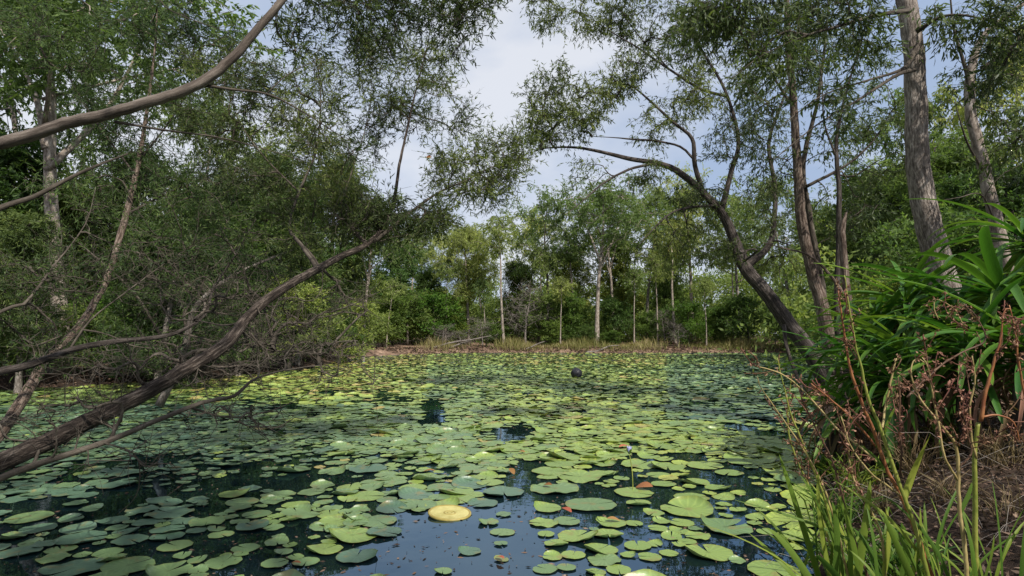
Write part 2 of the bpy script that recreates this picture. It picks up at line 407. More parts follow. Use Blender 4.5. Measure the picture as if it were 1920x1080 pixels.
def make_ground():
    tx = np.linspace(-1, 1, 300); ty = np.linspace(0, 1, 330)
    xs = np.sinh(tx*4.4)/np.sinh(4.4)*190
    ys = -25+np.sinh(ty*3.6-.62)/np.sinh(2.98)*220+np.sinh(.62)/np.sinh(2.98)*220
    X, Y = np.meshgrid(xs, ys, indexing='ij')
    Z = ground_z(X, Y)
    n, m = X.shape
    i = np.arange(n-1)[:, None]*m; j = np.arange(m-1)[None]
    q = np.stack([i+j, i+m+j, i+m+j+1, i+j+1], -1).reshape(-1, 4)
    g = G(); g.add(np.stack([X, Y, Z], -1).reshape(-1, 3), q)
    m_, nt, N, L = new_mat('leaf_strewn_soil')
    tcn = N('ShaderNodeTexCoord')
    n1 = N('ShaderNodeTexNoise'); n1.inputs['Scale'].default_value = 1.3; n1.inputs['Detail'].default_value = 8; n1.inputs['Roughness'].default_value = .7
    n2 = N('ShaderNodeTexNoise'); n2.inputs['Scale'].default_value = 22; n2.inputs['Detail'].default_value = 5; n2.inputs['Roughness'].default_value = .75
    L(tcn.outputs['Object'], n1.inputs['Vector']); L(tcn.outputs['Object'], n2.inputs['Vector'])
    r1 = ramp(N, [(.35, (.016, .011, .008)), (.5, (.040, .027, .020)), (.66, (.080, .058, .044))]); L(n1.outputs[0], r1.inputs[0])
    r2 = ramp(N, [(.3, (.45, .42, .4)), (.7, (1.35, 1.3, 1.25))]); L(n2.outputs[0], r2.inputs[0])
    mm = N('ShaderNodeMixRGB'); mm.blend_type = 'MULTIPLY'; mm.inputs[0].default_value = 1; L(r1.outputs[0], mm.inputs[1]); L(r2.outputs[0], mm.inputs[2])
    b = N('ShaderNodeBump'); b.inputs['Strength'].default_value = .8; b.inputs['Distance'].default_value = .05; L(n2.outputs[0], b.inputs['Height'])
    p = N('ShaderNodeBsdfPrincipled'); p.inputs['Roughness'].default_value = .95; p.inputs['Specular IOR Level'].default_value = .15
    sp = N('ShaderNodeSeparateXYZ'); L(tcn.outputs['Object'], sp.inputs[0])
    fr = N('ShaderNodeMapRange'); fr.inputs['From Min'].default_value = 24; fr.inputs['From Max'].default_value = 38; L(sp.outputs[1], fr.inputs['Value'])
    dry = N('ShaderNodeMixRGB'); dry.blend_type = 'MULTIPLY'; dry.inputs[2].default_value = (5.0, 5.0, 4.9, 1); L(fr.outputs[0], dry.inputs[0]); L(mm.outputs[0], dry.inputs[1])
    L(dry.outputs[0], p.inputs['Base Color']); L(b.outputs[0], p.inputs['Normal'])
    o = N('ShaderNodeOutputMaterial'); L(p.outputs[0], o.inputs[0])
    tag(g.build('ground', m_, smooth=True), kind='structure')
make_ground()

def make_water():
    g = G(); g.add([(-14, -1, 0), (27, -1, 0), (27, 46, 0), (-14, 46, 0)], [[0, 1, 2, 3]])
    m, nt, N, L = new_mat('pond_water')
    tcn = N('ShaderNodeTexCoord')
    n1 = N('ShaderNodeTexNoise'); n1.inputs['Scale'].default_value = 2.2; n1.inputs['Detail'].default_value = 3
    L(tcn.outputs['Object'], n1.inputs['Vector'])
    b = N('ShaderNodeBump'); b.inputs['Strength'].default_value = .05; b.inputs['Distance'].default_value = .05; L(n1.outputs[0], b.inputs['Height'])
    d = N('ShaderNodeBsdfDiffuse'); d.inputs['Color'].default_value = (.004, .009, .011, 1)
    gl = N('ShaderNodeBsdfGlossy'); gl.inputs['Color'].default_value = (.55, .78, 1, 1); gl.inputs['Roughness'].default_value = .015
    fr = N('ShaderNodeFresnel'); fr.inputs['IOR'].default_value = 2.15
    ms = N('ShaderNodeMixShader')
    L(b.outputs[0], gl.inputs['Normal']); L(b.outputs[0], fr.inputs['Normal']); L(fr.outputs[0], ms.inputs[0]); L(d.outputs[0], ms.inputs[1]); L(gl.outputs[0], ms.inputs[2])
    o = N('ShaderNodeOutputMaterial'); L(ms.outputs[0], o.inputs[0])
    tag(g.build('water', m), kind='structure')
make_water()

# ---------------------------------------------------------------- trees
def bare_sprays(rng, gb, PT, E, r0, near):
    M = len(PT); S = 3
    d = norm(E[:, None]+rng.normal(size=(M, S, 3))*.7); ln = rng.uniform(.1, .35, (M, S, 1))*(1 if near else 1.6)
    p = PT[:, rng.integers(2, 5, S)]; p1 = p+d*ln*.5; p2 = p1+norm(d+rng.normal(size=(M, S, 3))*.35)*ln*.5
    tubes(gb, np.stack([p, p1, p2], 2).reshape(-1, 3, 3), np.tile(np.array([[r0*.8, r0*.6, r0*.3]]), (M*S, 1)), 3)

def build_tree(name, label, limbs, clumps, spec, mats, seed, cat='tree', group=None, near=False, r0=.0032, rmax=.035, bend=.3, dens=1.0,
               tw=.0016, attach=0.25, sides=14, rough=.10, step=.10, leafless=False, extra=None, expo=.48):
    """limbs: lists of (x, y, z, radius), the first one the trunk; clumps: (centre, radii, n)"""
    rng = np.random.default_rng(seed)
    base = np.asarray(limbs[0][0][:3], float)
    root = empty(name, base, label, cat, group)
    gt, gb = G(), G()
    nodes, dirs = [], []
    for k, lb in enumerate(limbs):
        C = spline(lb, step)
        if k > 0 or len(limbs) == 1 or True:
            w = np.cumsum(rng.normal(size=(len(C), 3))*.25, 0); w -= np.linspace(0, 1, len(C))[:, None]*w[-1]
            C[:, :3] += w*np.minimum(C[:, 3:4], .05)*.30
        thick = C[:, 3].max() > .03
        tube(gt if k == 0 else gb, C[:, :3], C[:, 3], sides if thick else 7, rough if thick else rough*.6, rng)
        T = norm(np.gradient(C[:, :3], axis=0))
        s = int(len(C)*(attach if k == 0 else .12))
        nodes.append(C[s:, :3]); dirs.append(T[s:])
    nodes, dirs = np.concatenate(nodes), np.concatenate(dirs)
    gl = G()
    if clumps:
        A, cid = in_ellipsoids(rng, clumps)
        PT, RD, E, order = grow(rng, nodes, dirs, A, r0, bend, rmax, expo)
        tubes(gb, PT, RD, 5)
        if extra:
            A2, _ = in_ellipsoids(rng, extra)
            P2, R2, E2, _o = grow(rng, nodes, dirs, A2, r0*1.25, bend*1.4, rmax, expo)
            tubes(gb, P2, R2, 5); bare_sprays(rng, gb, P2, E2, r0, near)
        if not leafless:
            foliage(rng, gl, gb, PT, E, spec, cid[order], len(clumps), near, dens, tw)
        else:
            bare_sprays(rng, gb, PT, E, r0, near)
    gt.build('trunk', mats[0], root, base, True)
    if gb.n: gb.build('branches', mats[1], root, base, True)
    if gl.n: gl.build('crown', mats[2], root, base)
    return root

def PL(rows):
    """(px, py, depth, radius in metres) rows -> (x, y, z, r)"""
    return [(*P(a, b, d), r) for a, b, d, r in rows]

def CL(rows):
    """(px, py, depth, rx px, ry px, r depth in metres, n)"""
    return [(P(a, b, d), (rx/F0*d, rd, ry/F0*d), n) for a, b, d, rx, ry, rd, n in rows]

# leaning tree over the left of the pond
build_tree('leaning_tree', 'leaning tree with stringy brown bark slanting over the left of the pond',
    [PL([(-470, 1010, 2.6, 0.08508), (-250, 960, 2.9, 0.06644), (0, 868, 3.3, 0.05318), (150, 800, 3.6, 0.05052), (300, 725, 3.95, 0.04679), (420, 655, 4.3, 0.0452), (470, 595, 4.6, 0.03935),
         (560, 530, 5.0, 0.03509), (640, 487, 5.5, 0.03084), (700, 455, 5.9, 0.02552), (735, 395, 6.2, 0.01915), (752, 300, 6.5, 0.01436), (775, 190, 6.8, 0.0101), (800, 90, 7.0, 0.005318), (812, 30, 7.1, 0.002659)]),
     PL([(700, 455, 5.9, 0.01965), (760, 405, 6.0, 0.01618), (820, 362, 6.2, 0.01156), (880, 335, 6.4, 0.008096), (935, 308, 6.6, 0.004624), (980, 298, 6.7, 0.002312)]),
     PL([(596, 506, 5.2, 0.02312), (566, 462, 5.4, 0.0185), (542, 425, 5.7, 0.01618), (560, 360, 6.1, 0.01387), (592, 285, 6.5, 0.0104), (601, 200, 6.8, 0.006936), (596, 110, 7.0, 0.003468)]),
     PL([(560, 360, 6.1, 0.0104), (500, 300, 6.3, 0.007514), (450, 230, 6.5, 0.004624), (420, 150, 6.6, 0.002312)]),
     PL([(690, 462, 5.8, 0.01271), (640, 400, 6.2, 0.009248), (660, 320, 6.5, 0.006936), (690, 220, 6.8, 0.004624), (700, 110, 7.0, 0.002312)]),
     PL([(-200, 975, 3.0, 0.02384), (60, 872, 3.35, 0.01994), (180, 835, 3.5, 0.01734), (290, 790, 3.65, 0.01561), (380, 755, 3.8, 0.01344), (440, 742, 3.95, 0.01171), (466, 718, 4.05, 0.009533), (500, 702, 4.15, 0.005635), (560, 690, 4.3, 0.003902), (600, 686, 4.4, 0.003034), (645, 692, 4.5, 0.002168), (690, 720, 4.6, 0.001734), (705, 760, 4.65, 0.001301), (710, 820, 4.7, 0.000867)]),
     PL([(360, 765, 3.8, 0.008096), (430, 783, 3.95, 0.005202), (500, 772, 4.1, 0.004046), (560, 748, 4.3, 0.00289), (610, 715, 4.4, 0.002312), (665, 680, 4.6, 0.001734), (720, 662, 4.7, 0.001156)]),
     PL([(430, 655, 4.3, 0.01734), (360, 660, 4.25, 0.01387), (330, 690, 4.1, 0.0104), (300, 715, 4.0, 0.006936)]),
     PL([(195, 830, 3.5, 0.004624), (250, 850, 3.55, 0.004046), (262, 880, 3.6, 0.003468), (255, 930, 3.6, 0.002312), (220, 965, 3.6, 0.001734)]),
     PL([(470, 600, 4.6, 0.0104), (420, 610, 4.7, 0.006936), (350, 600, 4.9, 0.004624), (280, 620, 5.0, 0.00289)]),
     PL([(470, 625, 4.5, 0.008096), (500, 655, 4.6, 0.00578), (560, 660, 4.8, 0.004046), (640, 668, 5.0, 0.002312), (700, 655, 5.1, 0.001734)]),
     ],
    CL([(800, 120, 7.0, 62, 65, .5, 46), (775, 205, 6.9, 60, 50, .5, 34), (700, 70, 7.0, 70, 60, .6, 34), (860, 215, 6.9, 30, 40, .4, 14), (700, 230, 6.9, 60, 60, .6, 26),
        (850, 330, 6.5, 55, 45, .5, 42), (930, 300, 6.6, 55, 55, .4, 46), (915, 355, 6.6, 50, 28, .4, 26), (975, 285, 6.7, 22, 40, .3, 14), (770, 410, 6.1, 70, 30, .5, 46), (690, 415, 6.2, 60, 50, .5, 44), (820, 420, 6.3, 45, 25, .4, 22),
        (620, 320, 6.6, 65, 70, .6, 48), (560, 250, 6.6, 70, 60, .6, 44), (600, 150, 6.9, 70, 60, .6, 42), (500, 180, 6.7, 70, 70, .6, 48), (420, 250, 6.5, 60, 70, .6, 44), (470, 350, 6.2, 80, 50, .6, 30), (540, 400, 6.0, 60, 40, .6, 18),
        (420, 130, 6.6, 60, 60, .6, 34), (640, 390, 6.3, 50, 50, .5, 32), (560, 460, 5.8, 90, 30, .5, 18), (690, 140, 6.9, 50, 60, .5, 22)]),
    SPEC['tea'], (B_lean, B_twig, M_tea), 11, extra=CL([(120, 780, 3.6, 140, 50, .4, 46), (260, 690, 4.0, 120, 50, .4, 46), (440, 690, 4.4, 110, 40, .4, 61), (560, 650, 4.8, 120, 30, .5, 61), (500, 600, 5.0, 120, 60, .5, 72),
        (620, 560, 5.4, 100, 50, .5, 54), (450, 780, 4.0, 120, 30, .4, 28), (250, 860, 3.6, 80, 30, .3, 14), (640, 700, 4.7, 70, 30, .3, 18), (400, 560, 5.0, 110, 60, .5, 54), (680, 420, 6.2, 100, 60, .6, 54)]), near=True, r0=.0028, sides=22, rough=.22, step=.05, attach=.55)

# its bare low neighbours on the left bank
build_tree('low_limbed_tree', 'thin dark tree of sparse leaves whose lowest limb crosses low above the left bank',
    [PL([(-420, 860, 4.6, 0.0748), (-260, 780, 4.8, 0.051), (-60, 712, 5.0, 0.0374), (60, 682, 5.1, 0.03128), (130, 656, 5.2, 0.0272), (220, 640, 5.3, 0.02312), (300, 632, 5.4, 0.01904), (345, 618, 5.5, 0.01632), (385, 590, 5.6, 0.0136), (400, 540, 5.8, 0.0102), (440, 480, 6.0, 0.0068), (480, 410, 6.2, 0.00408)]),
     PL([(330, 622, 5.5, 0.00952), (400, 640, 5.6, 0.0068), (450, 660, 5.8, 0.00408), (480, 690, 5.9, 0.00204)]),
     PL([(130, 656, 5.2, 0.01088), (170, 600, 5.5, 0.00816), (240, 545, 5.8, 0.00612), (330, 480, 6.1, 0.00408), (420, 430, 6.3, 0.00204)]),
     PL([(-100, 720, 5.0, 0.0204), (0, 585, 5.3, 0.01632), (45, 570, 5.4, 0.0136), (100, 500, 5.7, 0.00952), (160, 420, 6.0, 0.00544), (180, 350, 6.2, 0.00272)])],
    CL([(250, 530, 6.2, 170, 90, .9, 60), (430, 500, 6.4, 130, 90, .8, 52), (110, 510, 6.0, 130, 110, .8, 50), (360, 650, 5.9, 130, 40, .6, 22), (90, 640, 5.6, 90, 60, .6, 20), (520, 630, 6.2, 110, 40, .6, 20), (300, 420, 6.4, 160, 80, .8, 40)]),
    SPEC['tea'], (B_dark, B_twig, M_tea), 12, near=True, dens=.55, r0=.0030, bend=.5, attach=.3, extra=CL([(250, 560, 6.0, 190, 110, .8, 36), (440, 640, 5.9, 140, 50, .6, 24), (90, 660, 5.5, 90, 60, .6, 18)]))

build_tree('dead_branchy_tree', 'dead tree with forked pale lichen-grey twigs tangled behind the leaning trunk',
    [PL([(300, 760, 7.2, .05), (335, 690, 7.2, .042), (352, 630, 7.2, .036), (360, 590, 7.2, .032), (385, 555, 7.2, .028), (430, 520, 7.3, .022), (490, 492, 7.4, .016), (578, 458, 7.5, .007)]),
     PL([(500, 565, 7.0, .020), (470, 545, 7.0, .018), (455, 500, 7.0, .015), (432, 462, 7.1, .010), (410, 420, 7.2, .005)]),
     PL([(352, 630, 7.2, .018), (345, 580, 7.2, .015), (372, 552, 7.2, .012), (395, 480, 7.2, .006)]),
     PL([(335, 690, 7.2, .02), (260, 560, 7.0, .014), (200, 500, 7.0, .010), (130, 440, 7.0, .005)]),
     PL([(385, 555, 7.2, .016), (300, 500, 7.1, .012), (240, 470, 7.1, .009), (150, 500, 7.1, .005)])],
    CL([(300, 500, 7.1, 170, 90, .8, 36), (480, 520, 7.3, 120, 80, .7, 30), (150, 520, 7.0, 130, 90, .8, 24), (420, 620, 7.2, 120, 60, .6, 20)]),
    SPEC['tea'], (B_grey, B_twig, M_tea), 15, cat='dead tree', near=True, leafless=True, r0=.0032, bend=.5, attach=.3)

build_tree('overhanging_tree', 'smooth grey limbed tree whose long bare limb sweeps across the upper left',
    [PL([(-800, 930, 4.0, 0.1255), (-760, 700, 4.0, 0.1107), (-640, 480, 4.0, 0.08856), (-350, 345, 4.0, 0.06273), (-60, 287, 4.0, 0.0428), (30, 268, 4.0, 0.03985), (110, 243, 4.0, 0.03838), (215, 217, 4.0, 0.03616), (300, 190, 4.0, 0.03395), (385, 156, 4.05, 0.03247), (437, 112, 4.1, 0.02952), (480, 62, 4.15, 0.02657), (530, 2, 4.2, 0.02435), (590, -90, 4.4, 0.01919), (680, -190, 4.7, 0.01328), (800, -260, 5.1, 0.006642)]),
     PL([(385, 160, 4.05, 0.01181), (440, 168, 4.1, 0.008856), (500, 176, 4.2, 0.00738), (560, 205, 4.3, 0.005166), (640, 256, 4.5, 0.002952)]),
     PL([(215, 228, 4.0, 0.01033), (300, 243, 4.05, 0.00738), (400, 256, 4.1, 0.005166), (480, 275, 4.2, 0.00369), (570, 302, 4.4, 0.002214)]),
     PL([(500, 176, 4.2, 0.005166), (540, 140, 4.3, 0.00369), (600, 110, 4.5, 0.002214)]),
     PL([(-300, 345, 4.0, 0.03321), (-120, 445, 4.3, 0.02509), (0, 392, 4.5, 0.02066), (60, 372, 4.6, 0.01771), (120, 340, 4.7, 0.01476), (180, 312, 4.8, 0.01033), (240, 288, 4.9, 0.005166)]),
     PL([(680, -190, 4.7, 0.008856), (760, -100, 5.0, 0.006642), (820, -30, 5.2, 0.004428), (870, 20, 5.3, 0.002214)]),
     PL([(590, -90, 4.4, 0.008856), (640, -40, 4.7, 0.006642), (700, 0, 4.9, 0.004428), (740, 40, 5.0, 0.002214)]),
     PL([(290, -80, 3.9, 0.004428), (300, 0, 4.0, 0.00369), (350, 33, 4.0, 0.002952), (430, 60, 4.1, 0.002214)])],
    CL([(640, -10, 4.8, 90, 55, .5, 42), (760, 0, 5.1, 90, 55, .5, 46), (860, 10, 5.3, 60, 40, .4, 30), (905, 0, 5.3, 30, 25, .3, 12), (700, 90, 5.0, 60, 40, .4, 16), (560, 50, 4.6, 50, 50, .4, 16), (620, 270, 4.6, 60, 40, .3, 10), (850, 70, 5.2, 40, 40, .3, 10)]),
    SPEC['tea'], (B_smooth, B_twig, M_tea), 13, near=True, r0=.0024, rough=.06, step=.05, attach=.75, sides=18)

build_tree('red_stemmed_tree', 'red-brown stringy stem leaning up behind the leaning trunk at far left',
    [PL([(-70, 890, 5.0, 0.06375), (7, 807, 5.4, 0.0527), (60, 722, 5.8, 0.0476), (90, 673, 6.1, 0.0442), (153, 607, 6.6, 0.0408), (203, 520, 7.2, 0.0374), (240, 400, 7.7, 0.0374), (262, 300, 8.0, 0.0306), (278, 200, 8.2, 0.0221), (290, 90, 8.4, 0.0136), (295, 0, 8.5, 0.00765)]),
     PL([(245, 370, 7.7, 0.0136), (230, 340, 7.7, 0.00935), (205, 330, 7.7, 0.0051)]),
     PL([(262, 300, 8.0, 0.0136), (330, 210, 8.2, 0.00935), (380, 110, 8.4, 0.0051)]),
     PL([(255, 330, 7.9, 0.0136), (180, 230, 8.1, 0.0102), (120, 130, 8.3, 0.00595)]),
     PL([(240, 400, 7.7, 0.0153), (320, 360, 8.0, 0.0102), (400, 330, 8.3, 0.0051)])],
    CL([(280, 60, 8.4, 110, 70, .8, 60), (380, 80, 8.4, 80, 70, .8, 46), (160, 120, 8.3, 100, 80, .8, 60), (330, 200, 8.2, 90, 60, .7, 48), (200, 230, 8.1, 90, 60, .7, 44), (320, 330, 8.2, 110, 60, .7, 56), (420, 320, 8.3, 70, 70, .7, 36), (150, 350, 8.0, 80, 50, .7, 30), (380, 420, 8.3, 90, 50, .7, 34), (60, 60, 8.4, 80, 70, .7, 36)]),
    SPEC['fine'], (B_red, B_twig, M_fine), 14, near=True, r0=.003, sides=14, rough=.15, step=.06, attach=.5)

# right bank
build_tree('ironbark_tree', 'thick straight trunk with furrowed grey bark rising behind the strap-leaved clump',
    [PL([(1800, 720, 7.4, 0.1902), (1785, 600, 7.4, 0.1706), (1765, 520, 7.4, 0.1542), (1740, 420, 7.4, 0.141), (1722, 300, 7.4, 0.1279), (1716, 180, 7.4, 0.1181), (1712, 90, 7.4, 0.1115), (1700, -20, 7.4, 0.1082), (1685, -200, 7.4, 0.0984), (1670, -420, 7.4, 0.07872)]),
     PL([(1714, 100, 7.2, 0.0328), (1690, 130, 7.1, 0.01968), (1630, 150, 6.9, 0.01181), (1540, 180, 6.7, 0.00656), (1460, 240, 6.5, 0.00328)]),
     PL([(1705, 20, 7.2, 0.0328), (1640, 30, 6.9, 0.01968), (1560, 52, 6.6, 0.01443), (1490, 75, 6.4, 0.008528), (1420, 110, 6.2, 0.004592), (1370, 150, 6.1, 0.002624)]),
     PL([(1716, 130, 7.2, 0.02952), (1680, 140, 6.9, 0.01968), (1610, 185, 6.7, 0.01312), (1530, 235, 6.5, 0.008528), (1450, 300, 6.3, 0.003936)]),
     PL([(1718, 60, 7.2, 0.02952), (1770, 30, 7.0, 0.0164), (1840, 35, 6.8, 0.0105), (1920, 70, 6.6, 0.005248)]),
     PL([(1690, -150, 7.4, 0.05904), (1600, -220, 7.2, 0.03936), (1480, -220, 7.0, 0.02624), (1360, -160, 6.8, 0.01312), (1290, -80, 6.7, 0.00656)]),
     PL([(1690, -160, 7.4, 0.05248), (1800, -220, 7.2, 0.0328), (1920, -180, 7.0, 0.01968), (2000, -100, 6.8, 0.007872)])],
    CL([(1420, 20, 6.5, 100, 60, .6, 44), (1560, 20, 6.8, 100, 50, .6, 40), (1330, 40, 6.6, 70, 60, .5, 34), (1450, 110, 6.4, 80, 40, .5, 20), (1620, 70, 6.7, 60, 40, .5, 12),
        (1800, 25, 6.9, 80, 40, .5, 22), (1890, 50, 6.7, 70, 50, .5, 28), (1890, 150, 6.7, 50, 50, .5, 12), (1550, 200, 6.6, 60, 40, .4, 8), (1900, 270, 6.6, 50, 50, .4, 14)]),
    SPEC['gum'], (B_iron, B_twig, M_gum), 21, near=True, r0=.003, sides=26, rough=.07, step=.06, attach=.75)

build_tree('slender_tree', 'slender pale trunk with a knobbed fork leaning at the right edge',
    [PL([(1925, 640, 8.58, 0.1105), (1892, 530, 8.58, 0.09392), (1872, 430, 8.58, 0.08619), (1850, 330, 8.58, 0.07956), (1830, 250, 8.58, 0.07293), (1822, 185, 8.58, 0.06851), (1828, 110, 8.58, 0.05525), (1850, 60, 8.58, 0.0442), (1900, 20, 8.58, 0.03094), (1980, -40, 8.58, 0.01657)]),
     PL([(1822, 185, 8.58, 0.0442), (1810, 130, 8.58, 0.02652), (1790, 60, 8.58, 0.01657), (1780, -20, 8.58, 0.00884)]),
     PL([(1850, 330, 8.58, 0.0221), (1815, 270, 8.45, 0.01437), (1800, 225, 8.32, 0.00884), (1790, 190, 8.32, 0.00442)]),
     PL([(1840, 130, 8.58, 0.03315), (1890, 95, 8.45, 0.02873), (1930, 55, 8.32, 0.01989), (1990, 0, 8.32, 0.01105)]),
     PL([(1868, 420, 8.58, 0.01326), (1840, 365, 8.32, 0.00884), (1800, 370, 8.19, 0.005525), (1770, 375, 8.06, 0.003315)])],
    CL([(1860, 110, 8.58, 60, 60, 0.65, 30), (1900, 230, 8.45, 50, 50, 0.65, 22), (1880, 330, 8.45, 40, 40, 0.52, 12)]),
    SPEC['gum'], (B_pale, B_twig, M_gum), 22, near=True, r0=.0028, sides=16, rough=.12, step=.06, attach=.6)

build_tree('spreading_tree', 'big dark crooked tree leaning out over the water with a long arching limb',
    [PL([(1560, 730, 11.5, 0.1706), (1520, 660, 11.5, 0.1506), (1475, 600, 11.5, 0.1405), (1435, 545, 11.6, 0.1305), (1398, 500, 11.8, 0.1254), (1375, 440, 12, 0.1004), (1352, 395, 12, 0.08532), (1318, 358, 12, 0.07524), (1275, 322, 12, 0.06273), (1235, 305, 12, 0.0527), (1180, 296, 12, 0.04265), (1120, 283, 12, 0.03111), (1070, 276, 12, 0.02259), (1010, 280, 12, 0.01104), (985, 300, 12, 0.005018)]),
     PL([(1318, 358, 12, 0.05018), (1303, 310, 12, 0.04517), (1297, 260, 12, 0.03763), (1262, 230, 12, 0.0276), (1225, 195, 12, 0.02259), (1190, 165, 12, 0.01506), (1150, 150, 12, 0.007524)]),
     PL([(1302, 300, 12, 0.02509), (1275, 275, 12, 0.02259), (1230, 265, 12, 0.02007), (1190, 262, 12, 0.02007), (1150, 258, 12, 0.01004), (1100, 255, 12, 0.005018)]),
     PL([(1235, 305, 12, 0.03011), (1180, 318, 11.7, 0.02409), (1130, 345, 11.5, 0.01806), (1095, 375, 11.3, 0.01104), (1062, 402, 11.1, 0.005018)]),
     PL([(1398, 500, 11.8, 0.07524), (1440, 462, 12, 0.06022), (1450, 420, 12.2, 0.05018), (1452, 350, 12.4, 0.04517), (1440, 270, 12.5, 0.03513), (1470, 180, 12.6, 0.02509), (1500, 80, 12.7, 0.01506), (1510, 0, 12.8, 0.007524)]),
     PL([(1352, 395, 12, 0.06022), (1370, 330, 12.2, 0.05018), (1385, 260, 12.4, 0.04015), (1360, 170, 12.5, 0.03011), (1320, 100, 12.5, 0.02259), (1280, 30, 12.6, 0.01506), (1250, -60, 12.6, 0.007524)]),
     PL([(1360, 180, 12.5, 0.03011), (1310, 165, 12.3, 0.0276), (1255, 130, 12.2, 0.02259), (1205, 95, 12.1, 0.01757), (1150, 62, 12, 0.01104), (1100, 30, 12, 0.006022), (1040, 10, 12, 0.003011)]),
     PL([(1255, 130, 12.2, 0.01757), (1200, 70, 12.2, 0.01254), (1160, 10, 12.2, 0.007524), (1130, -60, 12.2, 0.004015)]),
     PL([(1340, 385, 12, 0.03011), (1290, 390, 11.6, 0.02259), (1255, 402, 11.3, 0.01606), (1215, 440, 11, 0.009036), (1190, 470, 10.9, 0.004015)]),
     PL([(1395, 490, 11.6, 0.02509), (1420, 470, 11.3, 0.01757), (1400, 470, 11.2, 0.01506), (1392, 500, 11.1, 0.01004), (1388, 530, 11, 0.005018)]),
     PL([(1470, 610, 11.0, 0.03513), (1478, 660, 10.8, 0.03011), (1500, 720, 10.6, 0.03011), (1510, 770, 10.5, 0.03011)])],
    CL([(1030, 170, 12, 50, 50, .9, 44), (1010, 230, 12, 35, 50, .8, 34), (1050, 240, 12, 60, 30, .8, 34), (1110, 190, 12, 50, 40, .9, 34), (1155, 150, 12, 50, 35, .9, 30), (1080, 215, 12, 45, 40, .8, 26),
        (1020, 15, 12, 40, 30, .8, 20), (1090, 30, 12, 70, 35, .9, 44), (1180, 20, 12.2, 60, 50, 1, 60), (1200, 130, 12.1, 50, 40, .9, 32), (1250, 60, 12.4, 70, 60, 1, 70), (1290, 180, 12.3, 60, 50, 1, 46), (1230, 235, 12.1, 50, 30, .8, 22),
        (1350, 130, 12.5, 70, 70, 1, 60), (1430, 200, 12.5, 60, 70, 1, 40), (1380, 260, 12.4, 70, 50, 1, 40), (1300, 380, 12, 60, 40, 1, 36), (1210, 330, 12, 40, 25, .8, 16), (1100, 320, 11.6, 40, 20, .6, 10),
        (1320, 470, 11.8, 60, 50, .9, 36), (1260, 460, 11.5, 50, 50, .8, 28), (1440, 380, 12.2, 60, 60, .9, 30), (1460, 500, 12, 50, 50, .9, 24), (1490, 100, 12.7, 60, 80, 1, 40), (1340, 20, 12.6, 80, 40, 1, 40)]),
    SPEC['gum'], (B_dark, B_dark, M_gum), 23, near=True, r0=.005, rmax=.05, sides=20, rough=.14, step=.10, attach=.55)

build_tree('stringybark_tree', 'tall straight twin-stemmed tree with peeling red-brown bark on the right bank',
    [PL([(1565, 700, 10, 0.127), (1545, 600, 10, 0.1074), (1520, 500, 10, 0.0928), (1500, 400, 10, 0.08059), (1492, 300, 10, 0.06838), (1486, 200, 10, 0.05861), (1480, 100, 10, 0.04884), (1476, 0, 10, 0.04151), (1470, -150, 10, 0.02442)]),
     PL([(1548, 590, 10.1, 0.05861), (1536, 500, 10.2, 0.05372), (1518, 400, 10.2, 0.04884), (1506, 310, 10.2, 0.04151), (1530, 200, 10.2, 0.0293), (1545, 90, 10.2, 0.02198), (1555, -20, 10.2, 0.01465)]),
     PL([(1512, 350, 10.1, 0.0293), (1560, 325, 10.1, 0.02442), (1600, 300, 10.1, 0.01954), (1640, 260, 10.1, 0.01465), (1670, 210, 10.1, 0.007326)]),
     PL([(1560, 325, 10.1, 0.01709), (1600, 330, 10, 0.01368), (1640, 305, 9.9, 0.007814), (1680, 285, 9.8, 0.003907)]),
     PL([(1486, 200, 10, 0.02442), (1440, 130, 10, 0.01709), (1400, 60, 10, 0.009768), (1380, -10, 10, 0.004884)])],
    CL([(1540, 60, 10.2, 80, 70, .9, 36), (1450, 40, 10, 70, 60, .8, 36), (1640, 230, 10.1, 60, 60, .8, 26), (1600, 140, 10.1, 60, 60, .8, 16), (1440, 300, 10, 50, 70, .8, 22), (1560, 400, 10.1, 50, 50, .8, 18), (1530, 270, 10, 50, 50, .6, 10), (1420, 180, 10, 50, 60, .8, 20), (1670, 330, 9.9, 50, 40, .6, 16)]),
    SPEC['gum'], (B_red, B_twig, M_gum), 24, near=True, r0=.004, rmax=.04, sides=18, rough=.12, step=.08, attach=.6)

build_tree('dark_pole_tree', 'thin dark upright trunk between the twin-stemmed tree and the thick grey trunk',
    [PL([(1572, 700, 9.2, 0.0496), (1568, 560, 9.2, 0.04216), (1572, 450, 9.2, 0.03869), (1572, 360, 9.2, 0.03472), (1568, 260, 9.2, 0.02728), (1590, 160, 9.2, 0.01736), (1620, 60, 9.2, 0.00992), (1640, -40, 9.2, 0.00496)]),
     PL([(1570, 300, 9.2, 0.01736), (1545, 230, 9.2, 0.0124), (1540, 140, 9.2, 0.00744), (1520, 50, 9.2, 0.003968)])],
    CL([(1620, 70, 9.2, 60, 60, .7, 22), (1530, 120, 9.2, 50, 60, .7, 18), (1600, 210, 9.2, 50, 50, .6, 10), (1610, 400, 9.3, 40, 50, .5, 14)]),
    SPEC['gum'], (B_dark, B_twig, M_gum), 25, near=True, r0=.0035, sides=14, rough=.12, attach=.5)

build_tree('broken_stump', 'broken reddish dead stem standing beside the thin dark trunk', 
    [PL([(1596, 690, 8.8, .06), (1590, 580, 8.8, .055), (1583, 480, 8.8, .05), (1580, 430, 8.8, .044), (1587, 398, 8.8, .012)]),
     PL([(1586, 560, 8.8, .03), (1560, 520, 8.8, .022), (1520, 480, 8.7, .016), (1470, 465, 8.6, .010), (1430, 455, 8.5, .005)])],
    None, None, (B_red, B_red, M_gum), 26, cat='dead tree', sides=14, rough=.25, step=.06)

